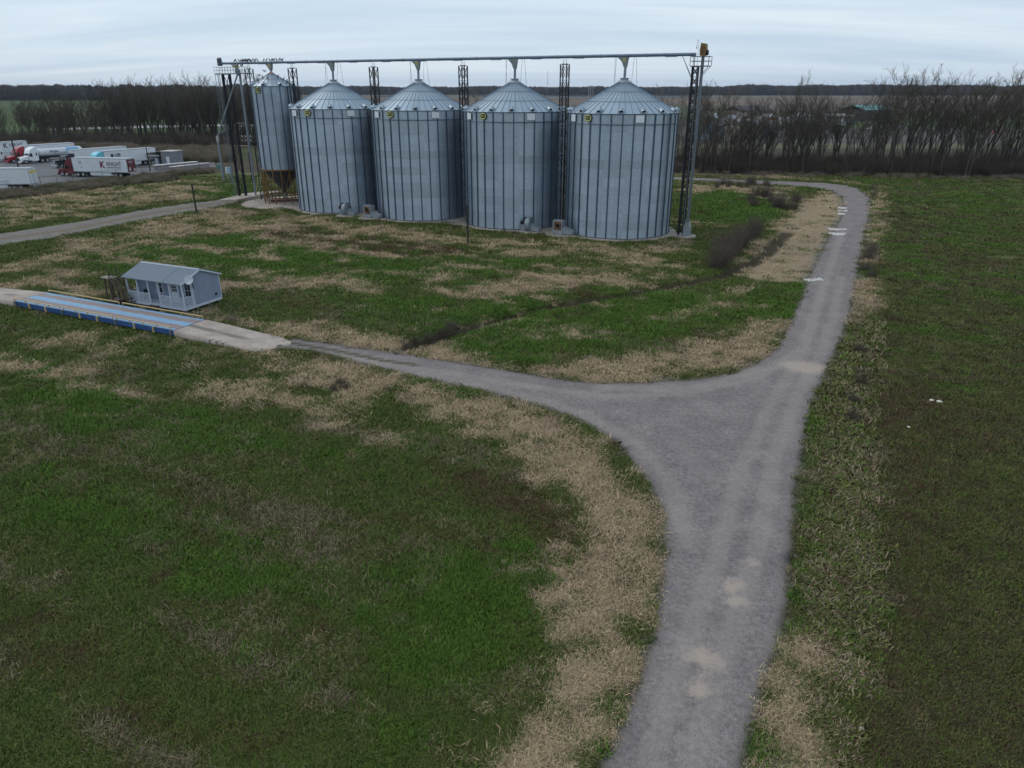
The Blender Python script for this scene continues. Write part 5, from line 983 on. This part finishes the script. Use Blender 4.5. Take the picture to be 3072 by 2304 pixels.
for k in range(16): far_truck(2135 + 27 * k + (k * 37 % 19), 352 + (k * 53 % 31), [WHITEP, PALE, WHITEP, MATS['far_pale']][k % 4], 'white box truck among the scrap yard clutter behind the right hand trees', 'white box trucks in the scrap yard')
far_truck(2392, 366, PALE, 'pale box truck in the scrap yard left of the low sheds'); far_truck(2330, 372, M('far_red', (.22, .06, .05), .6), 'red box truck in the scrap yard behind the bare trees'); far_truck(2425, 380, TEAL, 'teal box truck in the scrap yard behind the bare trees'); far_truck(2250, 384, M('far_steel', (.2, .21, .23), .6), 'grey box truck in the scrap yard behind the bare trees')
# far radio mast and power pylons
p = G(1642, 282); t = thing('radio_mast', 'thin red and white lattice mast rising behind the third big bin', 'mast', p); q = 60 * 1.0
MH = 72
for i in range(12): part('mast_section', MB().bar((-1.1, -1.1, MH * i / 12), (-1.1, -1.1, MH * (i + 1) / 12), .3).bar((1.1, -1.1, MH * i / 12), (1.1, -1.1, MH * (i + 1) / 12), .3).bar((0, 1.1, MH * i / 12), (0, 1.1, MH * (i + 1) / 12), .3).bar((-1.1, -1.1, MH * i / 12), (1.1, -1.1, MH * (i + 1) / 12), .2).bar((1.1, -1.1, MH * i / 12), (-1.1, -1.1, MH * (i + 1) / 12), .2), M('mast_pale', (.42, .44, .48), .6), t)
for px in (1765, 1771, 1778):
    p = G(px, 296); t = thing('far_pole', 'one of three thin pale poles standing far off left of the rightmost bin', 'pole', p, 0, 'far poles'); part('shaft', MB().tube((0, 0, 0), (0, 0, 21), .32, 6), MATS['mast_pale'], t); part('crossarm', MB().b2(-2, 2, -.2, .2, 18.6, 19), MATS['mast_pale'], t)
# ================================================================== TREES, BRUSH AND GRASS
def bark(name, a_, b_): return M(name, a_, .95, 0, .25, .8, col2=b_, rnd=.25)
BARK = bark('bark_grey', (.052, .045, .038), (.085, .074, .06)); TWIG = bark('twig_brown', (.08, .064, .053), (.115, .094, .078)); TWIG2 = bark('twig_olive', (.06, .052, .03), (.085, .075, .042)); BRUSH = bark('brush_dark', (.085, .068, .052), (.135, .11, .085))
class Sticks:                                         # tapered 3 or 4 sided sticks, collected with numpy at the end
    def __init__(s): s.v = []; s.f = []
    def seg(s, p, q, r0, r1, n=3):
        d = (q - p); L = d.length
        if L < 1e-4: return
        d /= L; a_ = d.orthogonal().normalized(); b_ = d.cross(a_); k = len(s.v)
        for c_, r in ((p, r0), (q, r1)):
            for i in range(n): t_ = 2 * math.pi * i / n; s.v.append(c_ + (a_ * math.cos(t_) + b_ * math.sin(t_)) * r)
        s.f += [(k + i, k + (i + 1) % n, k + n + (i + 1) % n, k + n + i) for i in range(n)]
    def mesh(s, name, mat):
        return np_mesh(name, np.array([v[:] for v in s.v]), np.array(s.f), mat, True)
def rv(rg, s): return Vector((rg.uniform(-s, s), rg.uniform(-s, s), rg.uniform(-s, s)))
def make_tree(seed, h, lean=0.0, limbs=4, twigs=1.0, twr=.02, tmat=TWIG, fork=.3):
    rg = random.Random(seed); tr, cr = Sticks(), Sticks()
    def grow(p, d, L, r, lev):
        n = (5, 4, 3, 2)[lev]; q = p
        for i in range(n):
            d = (d + rv(rg, .11 + .07 * lev) + Vector((lean * .05, 0, .10 - .02 * lev))).normalized(); e = q + d * L / n; r0 = max(twr * .7, r * (1 - .7 * i / n)); r1 = max(twr * .6, r * (1 - .7 * (i + 1) / n))
            (tr if lev < 2 else cr).seg(q, e, r0, r1, 4 if lev < 2 else 3)
            nb = (1 if i > 0 else 0, 2 if rg.random() < .75 else 1, int(1 + twigs + rg.random()), 0)[lev]
            for _ in range(nb):
                a_ = rg.uniform(0, 6.28); s_ = Vector((math.cos(a_), math.sin(a_), rg.uniform(.0, .5))); grow(q.lerp(e, rg.uniform(.3, 1)), (d * .85 + s_ * rg.uniform(.4, .8)).normalized(), L * rg.uniform(.34, .55), max(twr, r1 * .6), lev + 1)
            q = e
    d0 = Vector((lean + rg.uniform(-.06, .06), rg.uniform(-.06, .06), 1)).normalized(); q = Vector((0, 0, -.3)); R0 = h * .0145; top = None
    for i in range(3): e = q + (d0 + rv(rg, .05)).normalized() * (h * fork / 3); tr.seg(q, e, R0 * (1 - .1 * i), R0 * (1 - .1 * (i + 1)), 6); q = e
    for f in range(limbs):
        a_ = 6.28 * (f + rg.uniform(-.3, .3)) / limbs; sp_ = rg.uniform(.12, .42); grow(q - d0 * h * rg.uniform(0, .1), (d0 + Vector((math.cos(a_), math.sin(a_), 0)) * sp_).normalized(), h * (1 - fork) * rg.uniform(.8, 1.0), R0 * .55, 0)
    tm, cm = tr.mesh('trunk', BARK), cr.mesh('crown', tmat); top = max(v[2] for v in tr.v + cr.v)
    for m_ in (tm, cm): m_.transform(Matrix.Scale(h / top, 4))
    return tm, cm
TH = (20, 19, 21, 16, 15, 13, 17, 20)
TREES = [make_tree(s, h, ln, fk, tw, r_, tm, fo) for s, h, ln, fk, tw, r_, tm, fo in ((1, 20, .16, 3, 1.1, .03, TWIG, .34), (2, 19, .0, 3, 1.2, .03, TWIG, .28), (3, 21, .26, 3, 1.0, .03, TWIG, .36), (4, 16, -.05, 3, 1.2, .028, TWIG, .22), (5, 15, .08, 3, 1.1, .028, TWIG2, .3), (6, 13, .0, 4, 1.2, .026, TWIG, .2), (7, 17, .05, 3, 1.2, .028, TWIG2, .32), (8, 20, .1, 2, 1.0, .03, TWIG, .42))]
def tree(k, p, rz, sc, lab, grp):
    t = thing('bare_tree', lab, 'tree', (p[0], p[1], -.1), rz, grp); t.scale = (sc, sc, sc * random.uniform(.94, 1.06)); link('trunk', TREES[k][0], t); link('crown', TREES[k][1], t); return t
rt = random.Random(5)
# right tree line: taller to the right
ZONER = ((.10, 'bare tree beside the bucket elevator, before the pale blue tank'), (.26, 'bare tree before the cream tanks and the dark roofed warehouse'), (.42, 'bare tree before the scrap yard, above the road bend'), (.56, 'tall bare tree left of the teal roofed building'), (.68, 'tall bare tree in front of the teal roofed building'), (.82, 'tall leaning bare tree right of the teal roofed building'), (9, 'tall bare tree at the right edge of the picture'))
nR = 124
for i in range(nR):
    f = (i + rt.uniform(.1, .9)) / nR; px = 2030 + (3190 - 2030) * f; p = G(px, 521 + 17 * f); p.y += rt.uniform(1, 19); hgt = 16.5 + 2.0 * math.sin(f * 23) if f < .42 else 17.5 + 4.5 * min(1, (f - .42) / .2) + 1.5 * math.sin(f * 40)
    k = rt.choice((3, 4, 5, 6, 1, 3) if f < .42 else (0, 1, 2, 2, 0, 7, 7, 6))
    if f > .42 and rt.random() < .35: hgt *= rt.uniform(.5, .8)
    if f < .42: hgt *= rt.choice((.6, .8, 1, 1, 1.2))
    lab = [z for z in ZONER if f < z[0]][0][1]; tree(k, (p.x, p.y), rt.uniform(-.6, .6) if k in (0, 2, 7) else rt.uniform(0, 6.28), hgt / TH[k] * rt.uniform(.9, 1.06), lab, lab)
# left tree line behind the truck yard
ZONEL = ((.3, 'bare tree of the thin wood behind the parked trucks at the far left'), (.5, 'bare tree of the thin wood behind the yard trailers, green field showing through'), (.75, 'tall bare tree behind the grey yard shed and olive scrub'), (9, 'tall bare tree behind the loading tower'))
nL = 250
for i in range(nL):
    f = ((i + rt.uniform(.0, 1)) / nL) ** .86; px = -130 + 930 * f; p = G(px, 442 - 13 * f); p.y += rt.uniform(1, 40); k = rt.choice((1, 3, 4, 5, 6, 6, 1, 4)); hgt = 15.5 + 2.0 * math.sin(f * 31) if f < .42 else 20.5 + 2.0 * math.sin(f * 27); hgt *= rt.choice((.7, .85, 1, 1, 1.06))
    lab = [z for z in ZONEL if f < z[0]][0][1]; tree(k, (p.x, p.y), rt.uniform(0, 6.28), hgt / TH[k] * rt.uniform(.9, 1.06), lab, lab)
# a few far single trees beyond the bins
for px, py, s in ((1010, 318, .8), (1060, 322, .7), (1400, 316, .8), (1425, 312, .9), (1450, 316, .7), (1370, 318, .6), (1790, 322, .7), (1830, 326, .6), (2010, 330, .9), (1965, 328, .8), (1725, 318, .5), (1180, 322, .7)):
    p = G(px, py + 25); tree(rt.choice((1, 3, 6)), (p.x, p.y), rt.uniform(0, 6.28), s * 1.0, 'bare tree standing in the fields beyond the grain bins', 'single trees beyond the bins')
# ---- instanced plants (grass, brush, far woods): one point mesh each, spread by geometry nodes
def collection(name, meshes):
    c_ = bpy.data.collections.new(name)
    for i, me in enumerate(meshes): o = bpy.data.objects.new('%s_piece' % name, me); c_.objects.link(o)
    return c_
def scatter(name, pts, scl, col, label, cat, seed=0, tilt=.12, zs=None):
    n = len(pts); rg = np.random.default_rng(seed); me = bpy.data.meshes.new(name); me.vertices.add(n); me.vertices.foreach_set('co', np.asarray(pts, np.float32).ravel()); me.update()
    rot = np.c_[rg.uniform(-tilt, tilt, n), rg.uniform(-tilt, tilt, n), rg.uniform(0, 6.283, n)]
    a_ = me.attributes.new('rot', 'FLOAT_VECTOR', 'POINT'); a_.data.foreach_set('vector', rot.astype(np.float32).ravel())
    s3 = np.c_[scl, scl, scl if zs is None else zs]; a_ = me.attributes.new('scl', 'FLOAT_VECTOR', 'POINT'); a_.data.foreach_set('vector', s3.astype(np.float32).ravel())
    a_ = me.attributes.new('pick', 'INT', 'POINT'); a_.data.foreach_set('value', rg.integers(0, len(col.objects), n).astype(np.int32))
    o = link(name, me); ng = bpy.data.node_groups.new(name, 'GeometryNodeTree'); ng.interface.new_socket('Geometry', in_out='INPUT', socket_type='NodeSocketGeometry'); ng.interface.new_socket('Geometry', in_out='OUTPUT', socket_type='NodeSocketGeometry')
    gi, go = ng.nodes.new('NodeGroupInput'), ng.nodes.new('NodeGroupOutput'); ci = ng.nodes.new('GeometryNodeCollectionInfo'); ci.inputs['Collection'].default_value = col; ci.inputs['Separate Children'].default_value = True; ci.inputs['Reset Children'].default_value = True
    ip = ng.nodes.new('GeometryNodeInstanceOnPoints'); ip.inputs['Pick Instance'].default_value = True
    def at(nm, ty): q = ng.nodes.new('GeometryNodeInputNamedAttribute'); q.data_type = ty; q.inputs['Name'].default_value = nm; return q.outputs['Attribute']
    L = ng.links.new; L(gi.outputs[0], ip.inputs['Points']); L(ci.outputs[0], ip.inputs['Instance']); L(at('pick', 'INT'), ip.inputs['Instance Index']); L(at('scl', 'FLOAT_VECTOR'), ip.inputs['Scale'])
    e2 = ng.nodes.new('FunctionNodeEulerToRotation'); L(at('rot', 'FLOAT_VECTOR'), e2.inputs[0]); L(e2.outputs[0], ip.inputs['Rotation']); L(ip.outputs[0], go.inputs[0])
    md = o.modifiers.new('scatter', 'NODES'); md.node_group = ng
    return stuff(o, label, cat)
def blades(seed, n, rad, h0, h1, w, lean, mat, name):
    rg = np.random.default_rng(seed); V = []; F = []
    for i in range(n):
        a_ = rg.uniform(0, 6.28); r = rad * math.sqrt(rg.random()); x, y = r * math.cos(a_), r * math.sin(a_); h = rg.uniform(h0, h1); b_ = rg.uniform(0, 6.28); ln = rg.uniform(.3, 1) * lean * h; dx_, dy_ = math.cos(b_), math.sin(b_); wx, wy = -dy_ * w / 2, dx_ * w / 2
        k = len(V); V += [(x - wx, y - wy, -.03), (x + wx, y + wy, -.03), (x + dx_ * ln * .4 + wx * .8, y + dy_ * ln * .4 + wy * .8, h * .6), (x + dx_ * ln * .4 - wx * .8, y + dy_ * ln * .4 - wy * .8, h * .6), (x + dx_ * ln, y + dy_ * ln, h)]; F += [(k, k + 1, k + 2), (k, k + 2, k + 3), (k + 3, k + 2, k + 4)]
    return np_mesh(name, np.array(V), np.array(F), mat, False)
GRG = M('grass_green', (.085, .124, .024), .8, 0, .3, 1.5, spec=.2, rnd=.35); GRL = M('grass_lush', (.080, .148, .021), .8, 0, .25, 1.5, spec=.2, rnd=.3); GRO = M('grass_olive', (.13, .132, .048), .85, 0, .3, 1.5, spec=.2, rnd=.35)
DRYM = M('grass_dry', (.44, .335, .215), .9, 0, .3, 2, spec=.15, rnd=.3); WEEDM = M('weed_grey', (.27, .215, .145), .9, 0, .3, 2, spec=.15, rnd=.35); BRNM = M('stubble_brown', (.105, .072, .04), .9, 0, .3, 2, spec=.15, rnd=.35); WEEDD = M('weed_dark', (.085, .066, .042), .9, 0, .3, 2, spec=.15, rnd=.35)
cG = collection('green_tuft', [blades(i, 46, .34, .05, .13, .022, 1.1, GRG, 'tuft') for i in (1, 2, 3)] + [blades(9, 46, .34, .05, .12, .022, 1.1, GRO, 'tuft')]); cL = collection('lush_tuft', [blades(i, 54, .34, .08, .19, .024, .9, GRL, 'tuft') for i in (11, 12)])
cD = collection('dry_tuft', [blades(i, 50, .36, .02, .11, .018, 2.6, DRYM, 'tuft') for i in (21, 22)] + [blades(23, 40, .36, .03, .16, .016, 1.8, DRYM, 'tuft'), blades(24, 36, .36, .03, .12, .018, 2.2, WEEDM, 'tuft')]); cW = collection('weed_tuft', [blades(i, 20, .40, .05, .2, .014, 1.6, m_, 'tuft') for i, m_ in ((31, WEEDM), (32, WEEDM), (33, WEEDD))]); cV = collection('broad_weed', [blades(61, 26, .36, .05, .16, .06, 1.5, GRO, 'tuft'), blades(62, 24, .36, .05, .16, .055, 1.5, BRNM, 'tuft'), blades(63, 22, .36, .06, .2, .035, 1.4, WEEDM, 'tuft'), blades(64, 26, .36, .05, .18, .06, 1.4, GRG, 'tuft')]); cBr = collection('brown_tuft', [blades(i, 44, .34, .04, .13, .018, 1.3, BRNM, 'tuft') for i in (51, 52)]); cO = collection('olive_tuft', [blades(41, 44, .34, .04, .11, .022, 1.2, GRO, 'tuft'), blades(42, 44, .34, .04, .12, .022, 1.2, GRG, 'tuft'), blades(43, 30, .34, .05, .14, .02, 1.3, WEEDD, 'tuft')])
def field_points(n, ymin, ymax, seed):
    rg = np.random.default_rng(seed); u = rg.random(n); y = ymin * (ymax / ymin) ** u; px = rg.uniform(-60, 3130, n); x = (px - 1536) / FPX * (y * CP + H * SP); return x, y
def keep(w, seed): return np.random.default_rng(seed).random(len(w)) < w
x, y = field_points(125000, 13.5, 172, 1); fs = flat_sd(x, y); brk0 = fbm(x * 1.2, y * 1.2, 86); bare = sdf(x, y, DRY[5]) + 2 * (fbm(x * .6, y * .6, 89) - .5) < -.2; fs = np.where(bare & (np.random.default_rng(3).random(len(x)) < .88) | (sline(x, y, DITCH) < .75 + .5 * brk0), -9, fs); ok = fs > np.where(fbm(x * 1.5, y * 1.5, 85) > .6, -.08, .06); x, y, fs = x[ok], y[ok], fs[ok]; mk = masks(x, y); z = ground_z(x, y); sc_ = np.clip(.82 + y / 52, .9, 3.6)
brkn = .6 * fbm(x * .9, y * .9, 81) + .4 * fbm(x * 2.6, y * 2.6, 82); dry = np.clip(mk['dry'] + (brkn - .5) * 1.6, 0, 1); wee = np.clip(mk['weed'] + (brkn - .5) * 1.7, 0, 1); lus = np.clip(mk['lush'] + (fbm(x * .4, y * .4, 83) - .5), 0, 1)
sD = keep(sst(.3, .7, dry) * np.where(fbm(x * 1.1, y * 1.1, 87) > .62, .45, .9), 2); vg = np.clip(.5 - sdf(x, y, WEED[0]) / 2.5 + (brkn - .5) * 1.2, 0, 1); sV = ~sD & keep(sst(.3, .7, vg) * .85, 17); sW = ~sD & ~sV & keep(sst(.45, .92, wee) * .62, 3); sB = ~sD & ~sW & ~sV & keep(sst(.35, .95, mk['brown'] + (brkn - .5) * 1.5) * .75 * (1 - .5 * mk['rightf']), 7); rest = ~sD & ~sW & ~sB & ~sV; sO = rest & keep(mk['rightf'] * .85 * (1 - .6 * sst(.25, 1.0, lus)), 4); sL = rest & ~sO & keep(sst(.45, .85, lus) * .75 , 5); sG = rest & ~sO & ~sL & keep(np.full(len(x), .75), 6) & (mk['rightf'] < .5)
rg = np.random.default_rng(8); var = rg.uniform(.7, 1.25, len(x)) * sc_
def emit(name, m, col, lab, seed, hz=1.0): scatter(name, np.c_[x, y, z][m], var[m], col, lab, 'grass', seed, .15, zs=var[m] ** .6 * hz)
emit('green_grass', sG, cG, 'short green grass covering the open ground', 1); emit('lush_grass', sL, cL, 'brighter taller green grass along the road verges', 2); emit('dry_grass', sD, cD, 'tan dead grass in patches beside the gravel road', 3); emit('dead_weeds', sW, cW, 'grey brown dead weed stalks scattered over the green grass', 4); emit('broad_weeds', sV, cV, 'speckled broad leaved weeds on the verge right of the road', 7); emit('brown_stubble', sB, cBr, 'dark reddish brown dead stubble in the green grass', 6); emit('sparse_crop', sO, cO, 'low olive green crop on the field right of the road', 5)
# ---- brush
def shrub(seed, h, n, mat, spread=.5):
    rg = random.Random(seed); s = Sticks()
    for i in range(n):
        p = Vector((rg.uniform(-1, 1) * spread * h * .45, rg.uniform(-1, 1) * spread * h * .45, -.05)); d = (Vector((rg.uniform(-1, 1) * spread, rg.uniform(-1, 1) * spread, 1))).normalized(); L = h * rg.uniform(.55, 1)
        m_ = p + d * L * .5; d2 = (d + rv(rg, .3)).normalized(); e = m_ + d2 * L * .5; s.seg(p, m_, .014, .010); s.seg(m_, e, .010, .005)
        for k in range(5): q = p.lerp(m_, rg.uniform(.3, 1)) if k < 2 else m_.lerp(e, rg.random()); s.seg(q, q + (d + rv(rg, .8)).normalized() * L * rg.uniform(.15, .4), .008, .004)
    return s.mesh('shrub', mat)
SHR = [shrub(1, 2.4, 60, BRUSH, .6), shrub(2, 2.0, 60, BRUSH, .8), shrub(3, 3.2, 50, BRUSH, .45), shrub(4, 1.3, 60, bark('brush_tan', (.22, .17, .125), (.30, .24, .18)), .8), shrub(5, 1.1, 60, bark('brush_green', (.075, .085, .035), (.11, .12, .05)), .9)]
def brush(px2, py2, s, k, lab, grp, rz=None):
    p = G2(px2, py2); t = thing('bush', lab, 'bush', (p.x, p.y, -.1), random.uniform(0, 6.28), grp); t.scale = (s, s, s * .9); link('stems', SHR[k], t); o = link('twigs', SHR[(k + 1) % 3 if k < 3 else k], t, (.15, .1, 0), 2.1); return t
rb_ = random.Random(3)
for i in range(17): f = i / 16; brush(1552 + 78 * f + rb_.uniform(-10, 10), 578 - 82 * f + rb_.uniform(-5, 5), rb_.uniform(.8, 1.15) * (1.15 - .2 * f), rb_.choice((0, 1, 1)), 'dark leafless brush in the clump along the ditch right of the bins', 'ditch brush')
for i in range(14): brush(rb_.uniform(1620, 1722), rb_.uniform(422, 452), rb_.uniform(.7, 1.1), rb_.choice((0, 1)), 'dark leafless brush in the patch inside the road bend', 'brush inside the bend')
for i in range(12): brush(rb_.uniform(1540, 1660), rb_.uniform(397, 407), rb_.uniform(.6, .9), rb_.choice((0, 1)), 'low dark brush along the far stretch of road', 'brush along the far road')
for px2, py2, s, k in ((1885, 410, .7, 0), (1888, 425, .6, 1), (1882, 545, .75, 0), (1878, 560, .8, 1), (1870, 585, .7, 0), (1885, 600, .6, 1), (1860, 830, .45, 1), (1845, 870, .4, 0), (1838, 905, .4, 1), (1858, 760, .45, 0)): brush(px2, py2, s, k, 'small dark bush on the verge right of the gravel road', 'verge bushes')
for i in range(14): f = i / 13; brush(880 + 110 * f + rb_.uniform(-6, 6), 752 - 40 * f + rb_.uniform(-4, 4), rb_.uniform(.3, .5), rb_.choice((0, 1, 4)), 'low dark reeds in the ditch near the gravel lane', 'ditch reeds')
for px2, py2, s, k in ((735, 830, .35, 0), (748, 838, .3, 1), (720, 842, .3, 0), (505, 695, .5, 3), (500, 690, .5, 3), (835, 757, .35, 4), (1090, 500, .25, 1), (1110, 505, .25, 0), (240, 640, .4, 3), (150, 668, .3, 3)): brush(px2, py2, s, k, 'low scrubby bush in the grass between scale house and bins', 'scrub in the grass')
cB = collection('brush_clump', SHR[:3]); cT = collection('scrub_clump', SHR[3:])
rg = np.random.default_rng(4); n = 1300; f = rg.random(n); pts = []; sc2 = []
for i in range(n): p = G(2030 + 1180 * f[i], 517 + 17 * f[i]); pts.append((p.x, p.y + rg.uniform(0, 20) ** 1.0, -.1)); sc2.append(rg.uniform(.45, 1.25) * (.65 + .9 * float(fbm(np.array([f[i] * 45]), np.array([0.5]), 99)[0])) * (1.0 + .3 * f[i]))
scatter('thicket', pts, np.array(sc2), cB, 'dense dark undergrowth below the right hand tree line', 'undergrowth', 9)
n = 900; pts = [(lambda p: (p.x, p.y + rg.uniform(0, 34), -.1))(G(-140 + 960 * q, 446 - 10 * q)) for q in rg.random(n)]; scatter('thicket', pts, rg.uniform(.8, 1.7, n), cB, 'dense dark undergrowth below the left hand trees', 'undergrowth', 10)
pts = []; 
for q in rg.random(750): p = G(380 + 330 * q, 470 + rg.uniform(-20, 16)); pts.append((p.x, p.y, -.1))
for q in rg.random(500): p = G(-20 + 420 * q, 449 + rg.uniform(-4, 3) + 12 * q * 0); pts.append((p.x, p.y, -.1))
scatter('scrub', pts, rg.uniform(1.0, 2.2, len(pts)), cT, 'olive scrub and brambles behind the truck yard', 'scrub', 11)
pts = []
for q in rg.random(700): p = G(-30 + 560 * q, 588 - 64 * q + rg.uniform(-8, 16)); pts.append((p.x, p.y, -.1))
for q in rg.random(160): p = G(520 + 120 * q, 523 - 10 * q + rg.uniform(-4, 6)); pts.append((p.x, p.y, -.1))
scatter('fence_weeds', pts, rg.uniform(.5, 1.05, len(pts)), cT, 'tan and brown weeds along the truck yard fence', 'weeds', 12)
pts = [(lambda p: (p.x, p.y, -.1))(G(2030 + 1150 * q, 514 + 22 * q + rg.normal(0, 5))) for q in rg.random(420)]; scatter('tall_dry_grass', pts, rg.uniform(.3, 1.0, len(pts)), collection('tan_clump', [SHR[3]]), 'tall tan grass at the foot of the right hand trees', 'grass', 13)
# ---- woods on the horizon
def far_crown(seed, mat):
    rg = np.random.default_rng(seed); n = 260; d = rg.normal(size=(n, 3)); d /= np.linalg.norm(d, axis=1)[:, None]; r = rg.random(n) ** .4; c_ = d * r[:, None] * np.array([6, 6, 6.5]) + np.array([0, 0, 12]); c_[:60] = np.c_[rg.uniform(-5, 5, (60, 2)), rg.uniform(0, 8, 60)]
    V = []; F = []
    for i in range(n):
        a_ = rg.normal(size=3) * .55; a_[2] += 1.5; b_ = rg.normal(size=3) * .6; k = len(V); V += [c_[i] - a_, c_[i] + b_, c_[i] + a_]; F.append((k, k + 1, k + 2))
    return np_mesh('far_crown', np.array(V), np.array(F), mat, False)
FARM = M('far_wood', (.075, .062, .062), .95, 0, .2, .05, rnd=.3); FARG = M('far_evergreen', (.03, .038, .026), .95, 0, .2, .05, rnd=.3)
cF = collection('far_crown', [far_crown(1, FARM), far_crown(2, FARM), far_crown(3, FARM), far_crown(4, FARG)])
pts = []; sc2 = []
def wood(px0, px1, y0, y1, n, s0, s1):
    for _ in range(n): px = rg.uniform(px0, px1); yy = rg.uniform(y0, y1); pts.append(((px - 1536) / FPX * (yy * CP + H * SP), yy, -.3)); sc2.append(rg.uniform(s0, s1) * (.82 + .36 * float(fbm(np.array([px * .018]), np.array([yy * .002]), 77)[0])))
wood(-250, 900, 1230, 1420, 1500, .8, 1.3); wood(700, 2300, 2250, 2500, 2600, 1.05, 1.3); wood(2150, 3330, 2050, 2350, 2100, 1.15, 1.45)
scatter('far_woods', pts, np.array(sc2), cF, 'leafless woods along the horizon', 'woods', 14, .05)
# ---- pale stones lying in the right field
SM = M('pale_stone', (.55, .52, .45), .9, 0, .1, 8)
for k, (px, py, r, lab) in enumerate(((2795, 1202, .13, 'left of two pale stones lying in the right field'), (2818, 1206, .17, 'right of two pale stones lying in the right field'), (2726, 1282, .1, 'small pale stone alone in the right field'), (2583, 2187, .09, 'tiny pale stone near the bottom right verge'))):
    p = G(px, py); bm = bmesh.new(); bmesh.ops.create_icosphere(bm, subdivisions=2, radius=r)
    for v in bm.verts: v.co *= 1 + .25 * math.sin(v.co.x * 31 + k) * math.cos(v.co.y * 27); v.co.z *= .6
    me = bpy.data.meshes.new('stone'); bm.to_mesh(me); bm.free(); me.materials.append(SM); tag(link('field_stone', me, None, (p.x, p.y, .02)), lab, 'stone')
# ---- thin winter haze
HAZE = 5e-5
hz = MB().b2(-7000, 7000, -800, 9500, -2, 96); hm = bpy.data.materials.new('haze'); hm.use_nodes = True; ht = hm.node_tree; ht.nodes.clear()
vo_ = nd(ht, 'ShaderNodeVolumePrincipled', i_Density=HAZE); vo_.inputs['Color'].default_value = (.72, .82, 1, 1); vo_.inputs['Anisotropy'].default_value = .2; mo = nd(ht, 'ShaderNodeOutputMaterial'); ht.links.new(vo_.outputs[0], mo.inputs['Volume'])
stuff(part('haze', hz, hm), 'thin pale winter haze over the fields', 'haze')
